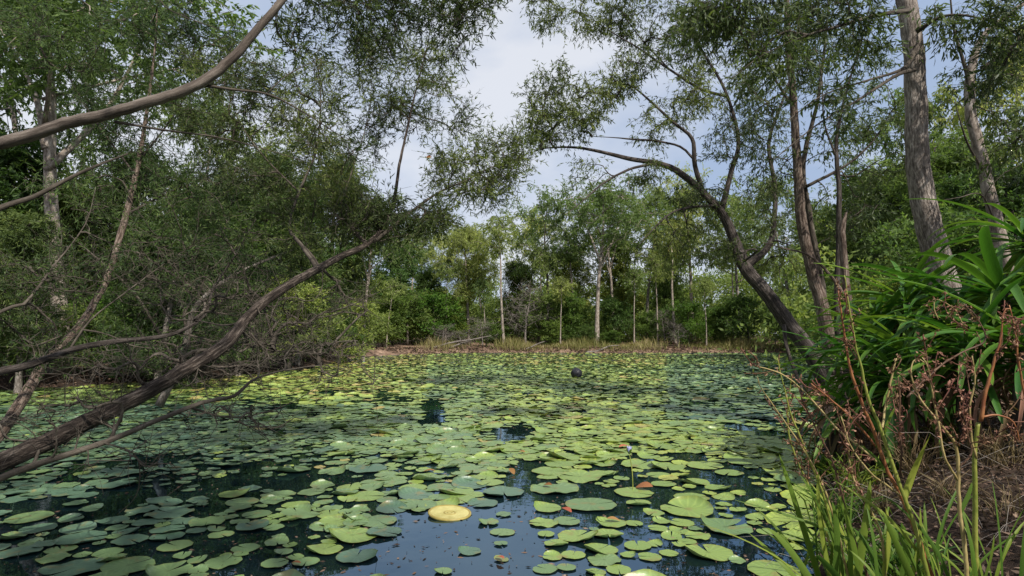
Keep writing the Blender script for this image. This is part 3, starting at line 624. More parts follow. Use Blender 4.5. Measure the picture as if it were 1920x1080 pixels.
# ---------------------------------------------------------------- tree kinds for the banks
def local_tree(name, seed, H, r, lean, first, nl, spread, spec, mats, natt, prof='dome', cr=1.0, fork=False, r0=.010, dens=1.0, bare=False, low=0.0):
    """one tree of a kind, at the origin; copies of it are placed along the banks"""
    rng = np.random.default_rng(seed)
    lx, ly = rng.normal(size=2)*lean*H
    trunk = [(0, 0, -.3, r*1.5), (0, 0, .15*H, r), (lx*.3, ly*.3, .4*H, r*.8), (lx*.7+rng.normal()*.02*H, ly*.7, .65*H, r*.55), (lx, ly, .92*H, r*.15)]
    limbs = [trunk]; cl = []
    for k in range(nl):
        t = first+(.88-first)*(k+.5*rng.random())/nl
        az = k*2.4+rng.normal()*.4
        pr = {'dome': math.sin(min(1, (1-t)/(1-first)*.85+.2)*math.pi*.62), 'tall': .75-.35*t, 'round': math.sin((t-first)/(1-first)*2.4+.45)}[prof]
        Ln = spread*H*pr*rng.uniform(.75, 1.15)
        c = np.array([lx*t, ly*t, t*H]); d = np.array([math.cos(az), math.sin(az), 0])
        e = c+d*Ln+np.array([0, 0, Ln*rng.uniform(.2, .75)])
        if fork and k < 2: e = c+d*Ln*.55+np.array([0, 0, Ln*rng.uniform(1.3, 1.7)])
        e[2] = min(e[2], H*.97)
        mid = c+(e-c)*.5+np.array([0, 0, -.05*Ln])+rng.normal(size=3)*.05*Ln
        rr = r*(.52-.3*t)*(1.5 if fork and k < 2 else 1)
        limbs.append([(*c, rr), (*mid, rr*.6), (*e, rr*.12)])
        n = max(6, int(natt/nl))
        R = cr*H*(.085+.05*rng.random())*(.7+.5*pr)
        cl.append((e, (R*1.15, R*1.15, R*.75), int(n*.6))); cl.append((c+(e-c)*.6, (R*.8, R*.8, R*.6), int(n*.4)))
    cl.append((np.array([lx, ly, H*.9]), (cr*H*.09, cr*H*.09, H*.08), max(6, natt//nl)))
    return build_tree(name, None, limbs, cl, SPEC.get(spec), mats, seed, cat=None, r0=r0, rmax=.07, sides=10, rough=.08, step=.35, dens=dens, tw=0, attach=.5, leafless=bare)

KINDS = {
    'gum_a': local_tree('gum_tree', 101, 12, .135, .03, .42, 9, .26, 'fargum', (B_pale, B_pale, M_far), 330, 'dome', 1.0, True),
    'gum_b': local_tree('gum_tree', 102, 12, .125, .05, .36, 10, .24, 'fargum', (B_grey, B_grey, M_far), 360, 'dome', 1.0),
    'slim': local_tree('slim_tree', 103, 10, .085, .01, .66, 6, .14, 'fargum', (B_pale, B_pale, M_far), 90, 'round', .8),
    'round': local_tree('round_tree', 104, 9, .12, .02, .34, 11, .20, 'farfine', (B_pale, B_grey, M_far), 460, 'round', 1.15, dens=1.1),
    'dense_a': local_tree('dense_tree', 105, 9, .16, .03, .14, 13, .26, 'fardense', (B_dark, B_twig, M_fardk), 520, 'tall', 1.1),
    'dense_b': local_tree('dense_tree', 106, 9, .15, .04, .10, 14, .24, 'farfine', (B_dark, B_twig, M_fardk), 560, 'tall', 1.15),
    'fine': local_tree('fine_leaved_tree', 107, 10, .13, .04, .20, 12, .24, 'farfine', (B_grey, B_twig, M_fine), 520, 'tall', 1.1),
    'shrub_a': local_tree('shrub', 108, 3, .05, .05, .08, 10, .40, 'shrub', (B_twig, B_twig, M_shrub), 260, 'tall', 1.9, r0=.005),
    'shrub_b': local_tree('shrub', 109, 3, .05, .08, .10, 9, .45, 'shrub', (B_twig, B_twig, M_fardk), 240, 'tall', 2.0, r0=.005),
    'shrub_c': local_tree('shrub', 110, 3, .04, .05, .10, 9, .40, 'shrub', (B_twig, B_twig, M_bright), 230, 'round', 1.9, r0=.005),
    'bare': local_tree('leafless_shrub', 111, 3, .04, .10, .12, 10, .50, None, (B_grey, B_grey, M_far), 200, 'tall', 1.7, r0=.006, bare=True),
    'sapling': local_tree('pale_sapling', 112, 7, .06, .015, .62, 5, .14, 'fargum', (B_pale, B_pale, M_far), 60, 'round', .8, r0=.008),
}
KH = dict(gum_a=12, gum_b=12, slim=10, round=9, dense_a=9, dense_b=9, fine=10, shrub_a=3, shrub_b=3, shrub_c=3, bare=3, sapling=7)
USED = set()
def plant(kind, px, Y, top, label, group, rot=0.0, wide=1.0, cat=None, bark=None):
    """stands a copy of a kind at photograph column px, Y metres away, reaching up to row top"""
    o = KINDS[kind] if kind not in USED else copy_tree(KINDS[kind]); USED.add(kind)
    x = (px-W0/2)/F0*Y
    z = float(ground_z(np.array([x]), np.array([Y]))[0])
    s = ((HORIZON-top)/F0*Y+CAMH-z)/KH[kind]
    o.location = (x, Y, z-.03); h_ = (px*7.31+Y*3.7) % 1.0; o.rotation_euler = ((h_-.5)*.12, ((h_*13.7) % 1-.5)*.14, rot); o.scale = (s*wide, s*wide, s)
    tag(o, label, cat or ('shrub' if 'shrub' in kind or kind == 'bare' else 'tree'), group)
    return o

FARG, LEFTG, RIGHTG, SHG = 'trees along the far bank', 'trees behind the left bank', 'trees behind the right bank', 'shrubs along the far bank'
for a in [
    ('gum_a', 1118, 46.5, 340, 'pale forked gum tree standing alone at the water on the far bank', FARG, .6, 1.15),
    ('slim', 945, 46.0, 398, 'tall slim tree with straight bare trunk and small tuft under the sky gap', FARG, 1.0, 1.1),
    ('round', 880, 49.0, 428, 'rounded soft-crowned tree left of the tall slim tree', FARG, 2.0, .95),
    ('gum_b', 1025, 51.0, 365, 'open-crowned gum just right of the sky gap on the far bank', FARG, 3.0, .9),
    ('gum_b', 1215, 53.0, 345, 'tall gum right behind the pale forked gum', FARG, 5.2, .95),
    ('dense_a', 1165, 56.0, 440, 'dark bushy tree in the gap right of the forked pale gum', FARG, 1.1, 1.0),
    ('gum_a', 1300, 54.0, 330, 'tall gum seen under the arching limb', FARG, 2.6, .95),
    ('gum_b', 1385, 50.0, 350, 'gum showing behind the crooked dark trunk', FARG, .4, 1.0),
    ('dense_b', 1250, 57.0, 455, 'dark bushy tree seen below the arching limb', FARG, 2.1, 1.1),
    ('gum_b', 800, 55.0, 402, 'thin open gum left of the rounded tree', FARG, 1.7, .75),
    ('dense_a', 735, 47.0, 452, 'dark spreading tree at the far left corner of the pond', FARG, 3.3, 1.1),
    ('dense_b', 800, 52.0, 500, 'low green bushy tree beneath the thin open gum', FARG, .2, 1.1),
    ('fine', 975, 54.0, 490, 'low feathery tree right behind the tall slim trunk', FARG, 2.0, 1.0),
    ('dense_b', 1075, 55.0, 470, 'dark low tree left behind the pale forked gum', FARG, 4.0, 1.1),
    ('sapling', 1323, 45.0, 520, 'white-stemmed sapling at the waterline right of the forked pale gum', FARG, 0, 1.0),
    ('sapling', 1050, 45.5, 520, 'tan-stemmed sapling in the dry grass left of the forked pale gum', FARG, 2.0, 1.0),
    ('sapling', 1452, 45.5, 540, 'thin pale sapling glimpsed under the crooked dark trunk', FARG, 4.0, .9),
    ('gum_a', 682, 30.0, 360, 'pale-trunked gum behind the end of the leaning trunk', LEFTG, 1.4, .8),
    ('fine', 610, 31.0, 300, 'feathery tree behind the upper part of the leaning trunk', LEFTG, 0, 1.15),
    ('dense_a', 655, 34.0, 470, 'dark bushy tree at the water beyond the leaning trunk', LEFTG, 4.4, 1.2),
    ('dense_b', 540, 27.0, 330, 'dense dark tree behind the middle of the leaning trunk', LEFTG, 2.2, 1.2),
    ('fine', 470, 24.0, 270, 'tall feathery tree filling the view between the red stem and the leaning crown', LEFTG, 1.0, 1.1),
    ('dense_a', 400, 22.0, 330, 'dense tree behind the pale twiggy shrubs', LEFTG, 5.5, 1.25),
    ('gum_b', 330, 25.0, 140, 'tall gum behind the top of the red stem', LEFTG, .3, .8),
    ('fine', 230, 19.5, 270, 'feathery tree just behind the red stem', LEFTG, 3.8, 1.1),
    ('dense_b', 120, 19.0, 330, 'dense dark tree behind the pale thick trunk at the left edge', LEFTG, 1.9, 1.2),
    ('gum_b', 60, 21.0, -20, 'tall bright-leaved gum at the top left corner', LEFTG, 2.9, .9),
    ('dense_a', -30, 17.5, 250, 'dense tree cut by the left edge of the picture', LEFTG, 3.0, 1.2),
    ('gum_a', 118, 15.6, -120, 'thick pale-trunked paperbark on the left bank', LEFTG, 0.5, 1.45),
    ('fine', 300, 13.6, 420, 'low feathery tree at the water behind the red stem', LEFTG, 2.2, 1.3),
    ('fine', 40, 13.2, 400, 'low feathery tree at the left edge above the brown bank', LEFTG, 4.1, 1.2),
    ('fine', 370, 16.2, 380, 'feathery tree behind the forked dead tree', LEFTG, 5.1, 1.2),
    ('fine', 560, 23.0, 430, 'feathery tree right above the leaning trunk midpoint', LEFTG, 3.1, 1.2),
    ('gum_b', 905, 57.0, 418, 'light green open gum behind the tall slim tree', FARG, 1.2, .8),
    ('gum_b', 990, 58.0, 400, 'airy gum at the right edge of the sky gap', FARG, 4.4, .9),
    ('gum_a', 1150, 52.0, 365, 'pale gum close behind the forked gum', FARG, 3.7, .9),
    ('slim', 1075, 49.0, 420, 'slim bare-stemmed gum left of the forked gum', FARG, 2.7, 1.2),
    ('slim', 770, 51.0, 430, 'slim gum at the far left corner above the dark shrubs', FARG, .7, 1.2),
    ('slim', 1265, 49.5, 400, 'slim gum right of the forked gum under the drooping limb', FARG, 5.7, 1.2),
    ('slim', 835, 47.5, 470, 'slim grey gum left of the rounded tree', FARG, 2.9, .9),
    ('sapling', 912, 46.8, 520, 'thin sapling leaning between the rounded tree and the tall slim tree', FARG, 5.1, .9),
    ('slim', 1012, 48.5, 455, 'slim pale stem behind the tall grey leafless shrub', FARG, 3.9, 1.0),
    ('sapling', 1188, 46.6, 500, 'thin pale sapling right of the forked pale gum', FARG, 1.9, 1.0),
    ('slim', 1232, 48.0, 470, 'slim crooked stem above the pale leafless shrub', FARG, 4.2, 1.0),
    ('slim', 1372, 47.0, 440, 'slim gum just left of the crooked dark trunk', FARG, 2.2, 1.1),
    ('sapling', 725, 42.5, 520, 'thin sapling at the far left shore', FARG, 3.2, 1.0),
    ('dense_a', 1640, 30.0, 330, 'dark rounded tree between the thin dark trunk and the thick grey trunk', RIGHTG, .7, 1.2),
    ('dense_b', 1560, 40.0, 390, 'dense tree far behind the twin-stemmed tree', RIGHTG, 2.7, 1.1),
    ('gum_b', 1480, 44.0, 330, 'tall gum far behind the crooked tree', RIGHTG, 2.0, 1.0),
    ('dense_b', 1800, 20.0, 250, 'dense tree right behind the thick grey trunk', RIGHTG, 1.3, 1.2),
    ('dense_a', 1900, 17.0, 300, 'dense tree behind the slender pale trunk at the right edge', RIGHTG, 5.0, 1.2),
    ('gum_b', 1870, 24.0, 60, 'tall open gum behind the slender pale trunk', RIGHTG, 4.0, .9),
    ('gum_b', 1765, 27.0, 170, 'open gum seen just right of the thick grey trunk', RIGHTG, 2.4, .8),
    ('fine', 1700, 26.0, 330, 'feathery tree left behind the thick grey trunk', RIGHTG, 4.0, 1.1),
    ('gum_a', 1690, 38.0, 300, 'tall thin gum behind the bare limbs of the twin-stemmed tree', RIGHTG, 1.0, .9),
    ('shrub_a', 720, 44.0, 560, 'dark green shrub behind bare earth at the left end of the far bank', SHG, 0, 1.3),
    ('shrub_b', 765, 46.5, 555, 'bushy shrub left of the bright yellow-green shrub', SHG, 1, 1.2),
    ('shrub_c', 815, 47.5, 560, 'bright yellow-green shrub left of the rounded tree', SHG, 2, 1.2),
    ('shrub_a', 860, 48.5, 590, 'low shrub at the foot of the rounded tree', SHG, 3, 1.2),
    ('bare', 905, 45.5, 600, 'grey leafless brushwood left of the tall slim trunk', SHG, 0, 1.6),
    ('bare', 985, 46.5, 545, 'tall grey leafless shrub right of the tall slim trunk', SHG, 2, 1.2),
    ('shrub_b', 1010, 48.0, 560, 'dull green shrub behind the tall grey leafless shrub', SHG, 5, 1.2),
    ('shrub_a', 1075, 48.0, 555, 'green shrub close left of the forked pale gum', SHG, 4, 1.1),
    ('shrub_b', 1160, 48.0, 565, 'dark shrub right beside the forked pale gum', SHG, 2.4, 1.3),
    ('shrub_a', 1215, 49.0, 590, 'mid-green shrub behind the dry grass', SHG, .8, 1.4),
    ('shrub_c', 1290, 46.0, 575, 'bright green shrub left of the white-stemmed sapling', SHG, 3.4, 1.1),
    ('shrub_a', 1340, 47.0, 580, 'leafy shrub right of the white-stemmed sapling', SHG, 5.4, 1.1),
    ('shrub_b', 1405, 45.0, 560, 'round dark shrub under the crooked dark trunk', SHG, 1.4, 1.4),
    ('bare', 1245, 48.0, 585, 'pale leafless shrub right of the forked pale gum', SHG, 4, 1.1),
    ('bare', 1270, 45.0, 610, 'low reedy grey shrub at the waterline left of the bright green shrub', SHG, 1, 1.1),
    ('shrub_b', 1480, 43.5, 580, 'shrub glimpsed left of the twin-stemmed tree', SHG, 3, 1.3),
    ('shrub_a', 928, 46.3, 606, 'low shrub touching the foot of the tall slim trunk', SHG, 2.2, 1.5),
    ('shrub_b', 1098, 46.6, 612, 'low dark bush at the left foot of the forked pale gum', SHG, .9, 1.5),
    ('shrub_a', 1145, 46.0, 622, 'lowest bush right at the waterline by the forked pale gum', SHG, 4.9, 1.9),
    ('shrub_a', 1040, 46.8, 604, 'rounded green bush around the tan-stemmed sapling', SHG, 3.9, 1.4),
    ('bare', 865, 44.6, 622, 'low heap of grey brushwood on the far bank left of the slim trunk', SHG, 5.2, 2.4),
    ('bare', 830, 45.2, 612, 'ragged grey brushwood in front of the bright yellow-green shrub', SHG, 3.2, 1.9),
    ('shrub_b', 700, 40.5, 590, 'dark shrub at the far left shore beyond the leaning trunk', SHG, 1.2, 1.4),
    ('shrub_c', 250, 16.5, 560, 'bright green shrub on the left bank behind the red stem', 'shrubs on the left bank', 0, 1.3),
    ('shrub_c', 60, 15.0, 590, 'bright green shrub at the left edge beside the pale thick trunk', 'shrubs on the left bank', 2, 1.2),
    ('shrub_b', 180, 15.6, 585, 'dark shrub right of the pale thick trunk', 'shrubs on the left bank', 3, 1.2),
    ('bare', 330, 17.0, 600, 'tangled grey leafless shrub behind the low dark limb', 'shrubs on the left bank', 5, 1.4),
    ('fine', 450, 18.6, 470, 'short feathery tree behind the bend of the leaning trunk', 'shrubs on the left bank', 1, 1.3),
    ('shrub_b', 545, 21.5, 540, 'tall dark shrub at the water under the leaning trunk', 'shrubs on the left bank', 4, 1.4),
    ('shrub_b', 400, 19.5, 570, 'dark shrub on the left bank beyond the low dark limb', 'shrubs on the left bank', 4, 1.4),
    ('shrub_b', 600, 25.0, 560, 'dark shrub at the water below the end of the leaning trunk', 'shrubs on the left bank', 2, 1.5),
    ('shrub_a', 505, 21.0, 585, 'mid-green shrub on the left bank under the leaning trunk', 'shrubs on the left bank', 2, 1.3),
    ('shrub_b', 650, 29.0, 575, 'dark shrub at the water below the pale-trunked gum', 'shrubs on the left bank', 5, 1.4),
    ('shrub_a', 1690, 15.0, 520, 'shrub behind the left end of the strap-leaved clump', 'shrubs on the right bank', 5, 1.5),
    ('shrub_b', 1620, 17.0, 540, 'dark shrub behind the broken reddish stem', 'shrubs on the right bank', 1, 1.4),
    ('shrub_b', 1840, 13.0, 420, 'shrub behind the slender pale trunk', 'shrubs on the right bank', 2.5, 1.2),
]:
    plant(*a)

# the wood beyond, one mass
def far_wood():
    rng = np.random.default_rng(7)
    gl = G()
    def heap(x, Y, h, n, w=1.0, big=1.0, low=.1):
        z = float(ground_z(np.array([x]), np.array([Y]))[0])
        cc = norm(rng.normal(size=(12, 3)))*np.array([h*.28*w, h*.28*w, h*.36])+np.array([x, Y, z+h*.52])
        k = rng.integers(0, 12, n)
        p = cc[k]+norm(rng.normal(size=(n, 3)))*rng.random((n, 1))**.4*np.array([h*.17*w, h*.17*w, h*.13])
        m = int(n*.3)
        p = np.concatenate([p, np.stack([x+rng.normal(size=m)*h*.3*w, Y+rng.normal(size=m)*h*.3, z+rng.random(m)**1.2*h*.5], -1)])
        p[:, 2] = np.maximum(p[:, 2], z+.1)
        vv = np.concatenate([np.clip(.55*rng.random(12)[k]+.45*rng.random(n), 0, 1), rng.random(m)*.7]); n += m
        leaves(gl, p, rng.normal(size=(n, 3))+np.array([0, 0, -.4]), rng.uniform(.2, .42, n)*big, rng.uniform(.08, .17, n)*big, rng, vv)
    for i in range(150):
        Y = rng.uniform(60, 85); px = rng.uniform(-300, 2300)
        if px < 600: Y *= rng.uniform(.5, .8)
        if px > 1500: Y *= rng.uniform(.55, .9)
        x = (px-960)/F0*Y+(-3 if px < 600 else 3 if px > 1500 else 0)
        h = rng.uniform(6, 9.5)*(1.0 if 650 < px < 1350 else 1.3)*(.8 if 820 < px < 1010 else 1)
        heap(x, Y, h, 1900, 1, 1.2)
    for px in np.arange(560, 1620, 17):                 # the thicket right behind the first trees
        Y = rng.uniform(50, 60); heap((px+rng.uniform(-9, 9)-960)/F0*Y, Y, rng.uniform(2.6, 4.8), 1100, 1.25, .8)
    for px in np.arange(-300, 620, 26):
        Y = 18+12*(max(px, 0)/620)+rng.uniform(5, 11); heap((px-960)/F0*Y, Y, rng.uniform(3, 6), 1300, 1.1, .7)
    for px in np.arange(1560, 2300, 30):
        Y = rng.uniform(18, 34); heap((px-960)/F0*Y, Y, rng.uniform(2.6, 4.6), 1300, 1.1, .7)
    o = gl.build('far_woodland', M_fardk)
    tag(o, 'dark mass of woodland beyond the trees of the far bank', 'woodland', kind='stuff')
far_wood()

build_tree('added_shade_tree', 'unseen spreading gum added behind the camera to shade the near water and bank',  # out of view, added only to cast shade on the near water and bank
    [[(3.4, -3.2, .4, .3), (3.3, -3.2, 2, .24), (3.0, -3.0, 4, .18), (2.6, -2.6, 6, .12), (2.2, -2.2, 8, .05)],
     [(3.0, -3.0, 4, .1), (1.6, -2.0, 4.9, .07), (.4, -.6, 5.3, .04), (-.6, .8, 5.5, .015)],
     [(3.0, -3.0, 4, .1), (4.4, -2.0, 5.0, .07), (5.8, -1.0, 5.6, .03)],
     [(3.2, -3.1, 3, .08), (4.6, -2.4, 3.8, .05), (5.4, -1.6, 4.4, .02)]],
    [((-.5, .7, 5.5), (1.2, 1.2, .6), 70), ((.6, -.8, 5.3), (1.2, 1.2, .6), 70), ((1.4, -2.2, 6.2), (1.3, 1.2, .8), 60), ((5.6, -1.5, 5.4), (1.0, .9, .6), 55), ((5.2, -1.9, 4.3), (.9, .8, .5), 50), ((2.2, -2.4, 8), (1.4, 1.4, .8), 40)],
    SPEC['broad'], (B_iron, B_twig, M_broad), 27, r0=.004, attach=.5)

# ---------------------------------------------------------------- grass and litter on the banks
def scatter_land(rng, n, x0, x1, y0, y1, s0, s1):
    x = rng.uniform(x0, x1, n*4); y = rng.uniform(y0, y1, n*4); s = pond_sd(x, y)
    k = (s > s0) & (s < s1); x, y = x[k][:n], y[k][:n]
    return x, y

def bank_grass():
    rng = np.random.default_rng(31); g = G()
    x, y = scatter_land(rng, 14000, -9, 26, 40, 52, .25, 5)
    keep = (np.sin(x*.9)+np.sin(x*.37+1)+rng.normal(size=len(x))*.5+(x > 1)*.9 > .1)
    x, y = x[keep], y[keep]; z = ground_z(x, y)
    n = len(x); d = rng.normal(size=(n, 3))*.28+np.array([0, 0, 1.0])
    tall = .25+.55*(np.sin(x*1.1+2)+1)/2
    leaves(g, np.stack([x, y, z-.02], -1), d, tall*rng.uniform(.5, 1.3, n), rng.uniform(.02, .045, n), rng, np.clip(rng.random(n)*.7+.3*(np.sin(x*.8)+1)/2, 0, 1), True, .5)
    tag(g.build('grass', M_grass), 'dry tufted grass and sedge along the far bank', 'grass', kind='stuff')
bank_grass()

def leaf_litter():
    rng = np.random.default_rng(32); g = G()
    for (n, x0, x1, y0, y1, s0, s1, L0, L1) in [(26000, .8, 6, .8, 8, .02, 3.5, .02, .065), (14000, -16, -7, 8, 20, .02, 4, .05, .10), (3000, -6, -2.4, 1, 6, .02, 2.5, .05, .1), (9000, -9, 26, 39, 47, .0, 2.4, .12, .3)]:
        x, y = scatter_land(rng, n, x0, x1, y0, y1, s0, s1); z = ground_z(x, y)+rng.uniform(.004, .03, len(x)); n = len(x)
        d = rng.normal(size=(n, 3)); d[:, 2] *= .25
        leaves(g, np.stack([x, y, z], -1), d, rng.uniform(L0, L1, n), rng.uniform(L0, L1, n)*.32, rng, rng.random(n), False, .3)
    tag(g.build('leaf_litter', M_litter), 'brown fallen leaves strewn over the banks', 'leaf litter', kind='stuff')
leaf_litter()

def straw():
    rng = np.random.default_rng(33); g = G()
    x, y = scatter_land(rng, 260, 1.2, 4.5, 1.6, 6.5, .05, 2.2); z = ground_z(x, y); n = len(x)
    a = rng.uniform(0, 6.3, n); ln = rng.uniform(.15, .6, n)
    d = np.stack([np.cos(a), np.sin(a), rng.uniform(.0, .55, n)], -1)
    p0 = np.stack([x, y, z+.01], -1); p2 = p0+d*ln[:, None]; p1 = (p0+p2)/2+rng.normal(size=(n, 3))*.03+np.array([0, 0, .05])
    p2[:, 2] = np.maximum(p2[:, 2]-.04, ground_z(p2[:, 0], p2[:, 1])+.01)
    tubes(g, np.stack([p0, p1, p2], 1), np.tile(np.array([[.0011, .0009, .0006]]), (n, 1)), 4)
    tag(g.build('dry_straw', B_twigpale), 'thin pale dry grass stalks lying over the right bank', 'dry grass', kind='stuff')
straw()

def fallen(name, label, rows, seed):
    rng = np.random.default_rng(seed); C = spline(rows, .1); g = G(); b = np.asarray(rows[0][:3])
    tube(g, C[:, :3], C[:, 3], 9, .2, rng)
    tag(g.build(name, B_grey, None, b, True), label, 'fallen branch', 'fallen timber on the far bank')
for k, (x0, y0, x1, y1, h, r, lab) in enumerate([(-5.6, 43.6, -1.5, 44.4, .9, .07, 'long grey fallen branch propped on brushwood left of the tall slim trunk'), (-4.4, 43.3, -3.0, 45.0, .5, .06, 'short grey fallen branch at the bare earth of the far bank'),
      (5.2, 42.9, 7.6, 43.2, .25, .07, 'grey driftwood lying at the foot of the forked pale gum'), (1.0, 44.1, 2.4, 44.6, .5, .05, 'thin grey stick leaning in the dry grass right of the slim trunk')]):
    z0 = float(ground_z(np.array([x0]), np.array([y0]))[0]); z1 = float(ground_z(np.array([x1]), np.array([y1]))[0])
    fallen('fallen_branch', lab, [(x0, y0, z0+.03, r), ((x0*2+x1)/3, (y0*2+y1)/3, z0+h*.45, r*.9), ((x0+2*x1)/3, (y0+2*y1)/3, z1+h*.7, r*.7), (x1, y1, z1+h, r*.3)], 500+k)

def tuft(x, y, h, n, mat, label, seed, w=.006):
    rng = np.random.default_rng(seed); z = float(ground_z(np.array([x]), np.array([y]))[0]); b = np.array([x, y, z-.02])
    g = G(); a = rng.uniform(0, 6.3, n); tl = rng.uniform(.15, .9, n)
    d = np.stack([np.cos(a)*tl, np.sin(a)*tl, np.ones(n)], -1); ln = h*rng.uniform(.5, 1.15, n)
    p0 = b+rng.normal(size=(n, 3))*np.array([.05, .05, 0]); p1 = p0+norm(d)*ln[:, None]*.5; p2 = p1+norm(d+np.array([0, 0, -.5])+.6*d*np.array([1, 1, 0]))*ln[:, None]*.32; p3 = p2+norm(d*np.array([1.3, 1.3, 0])+np.array([0, 0, -.25]))*ln[:, None]*.28
    S = norm(np.cross(d, rng.normal(size=(n, 3))))*w
    V = np.stack([p0-S*.7, p0+S*.7, p1-S, p1+S, p2-S*.7, p2+S*.7, p3], 1).reshape(-1, 3); o = (np.arange(n)*7)[:, None]
    g.add(V, np.concatenate([o+np.array([[0, 1, 3, 2]]), o+np.array([[2, 3, 5, 4]])]), o+np.array([[4, 5, 6]]), np.repeat(rng.random(n), 7))
    o_ = g.build('grass_tuft', mat, None, b); tag(o_, label, 'grass tuft', 'grass tufts on the right bank')
for k, (px, py, h, n, m, lab) in enumerate([(1560, 900, .42, 90, 0, 'dark green grass tuft at the water edge behind the sedges'), (1600, 860, .40, 90, 0, 'green grass tuft below the lowest strap leaves at the left'), (1640, 900, .38, 80, 1, 'dry grass tuft in the dark gap behind the red sedge stalk'),
      (1720, 880, .40, 90, 1, 'dry straw tuft between the two tall sedges'), (1770, 930, .30, 70, 1, 'small dry tuft left of the yellow-green sedge'), (1880, 900, .36, 80, 1, 'dry grass tuft at the right edge below the strap leaves'),
      (1680, 1000, .36, 90, 0, 'green tuft at the foot of the red sedge stalk'), (1590, 980, .40, 110, 0, 'green tuft at the water edge among the leafy sedge'), (1780, 850, .36, 80, 0, 'shaded green tuft under the middle strap-leaved plants'), (1545, 830, .45, 90, 0, 'farthest green tuft, at the shore beside the crooked trunk'), (1900, 985, .26, 50, 1, 'small dry tuft on the litter at the lower right')]):
    p = GP(px, py, .3); tuft(p[0], p[1], h, n, (M_sedge, M_deadleaf)[m], lab, 600+k, (.005, .0022)[m])

# ---------------------------------------------------------------- strap-leaved plants on the right bank
def blade_mesh(name, mat, Ln, Wd, arch, fold, seed, twist=.15):
    """a long pointed leaf from the origin along +X, arching down"""
    rng = np.random.default_rng(seed); n = 14
    t = np.linspace(0, 1, n); ang = .25-arch*t**1.6
    x = np.concatenate([[0], np.cumsum(np.cos(ang[1:])*Ln/(n-1))]); z = np.concatenate([[0], np.cumsum(np.sin(ang[1:])*Ln/(n-1))])
    w = Wd*.5*np.minimum(1, .35+t*3)*np.sqrt(np.maximum(0, 1-t**3.2)); w[-1] = .001
    yb = .03*Ln*np.sin(t*2.5+rng.uniform(0, 6))*t
    tw = twist*t*rng.choice([-1, 1])
    cross = [(-1, 0), (-.5, -.5), (0, -1), (.5, -.5), (1, 0)]
    V = []
    for i in range(n):
        for cx, cz in cross:
            yy, zz = cx*w[i], (cz+1)*-0+cz*w[i]*fold
            V.append((x[i], yb[i]+yy*math.cos(tw[i])-zz*math.sin(tw[i]), z[i]+yy*math.sin(tw[i])+zz*math.cos(tw[i])))
    q = [[i*5+j, i*5+j+1, i*5+5+j+1, i*5+5+j] for i in range(n-1) for j in range(4)]
    vv = np.clip(.45+.25*np.repeat(rng.normal(size=1), n*5)*.6+.12*np.tile([1, -.5, -1, -.5, 1], n), 0, 1)
    bb = [(c_[0]+seed, i/(n-1)*4, 0) for i in range(n) for c_ in cross]
    g = G(); g.add(V, q, None, vv, bb)
    return g.mesh(name, mat, smooth=True)

STRAPS = [blade_mesh('strap_leaf', M_strap, ln, wd, ar, .35, 50+i) for i, (ln, wd, ar) in enumerate([(1.0, .072, 1.0), (.9, .066, 1.3), (1.1, .078, .8), (.85, .062, 1.5), (.95, .07, .6), (1.05, .075, 1.6)])]
DEADS = [blade_mesh('dead_strap', M_deadleaf, ln, wd, ar, .6, 70+i, .8) for i, (ln, wd, ar) in enumerate([(.7, .028, 2.4), (.85, .032, 2.1), (.6, .028, 2.8)])]

def strap_plant(px, py, d, label, nleaf, seed, size=1.0, ndead=24):
    rng = np.random.default_rng(seed); nleaf = int(nleaf*2.1)
    c = P(px, py, d); gz = float(ground_z(np.array([c[0]+.1]), np.array([c[1]+.1]))[0])
    base = np.array([c[0]+.12*rng.normal(), c[1]+.15, gz-.03])
    root = empty('strap_leaved_plant', base, label, 'plant', 'strap-leaved plants on the right bank')
    g = G(); up = max(.15, c[2]-base[2])
    C = spline([(*base, .05), (*(base+(c-base)*.5+rng.normal(size=3)*.04), .042), (*c, .035)], .06)
    tube(g, C[:, :3], C[:, 3], 10, .15, rng); g.build('stem', B_twig, root, base, True)
    for k in range(nleaf):
        az = k*2.39996+rng.normal()*.25; t = (k+.5)/nleaf
        el = .85-1.15*t+rng.normal()*.12
        if k == 0: el = 1.15
        o = link('leaf', STRAPS[rng.integers(0, 6)], root, tuple(c-base-np.array([0, 0, .16*t])))
        s = size*rng.uniform(.8, 1.15)
        o.rotation_euler = (rng.normal()*.15, -el+.25, az); o.scale = (s, s, s)
    for k in range(ndead):
        az = rng.uniform(0, 6.3); t = rng.random()
        o = link('dead_leaf', DEADS[rng.integers(0, 3)], root, tuple((c-base)*(.45+.45*t)))
        o.rotation_euler = (rng.normal()*.3, rng.uniform(.2, .9), az); s = rng.uniform(.7, 1.2); o.scale = (s, s, s)

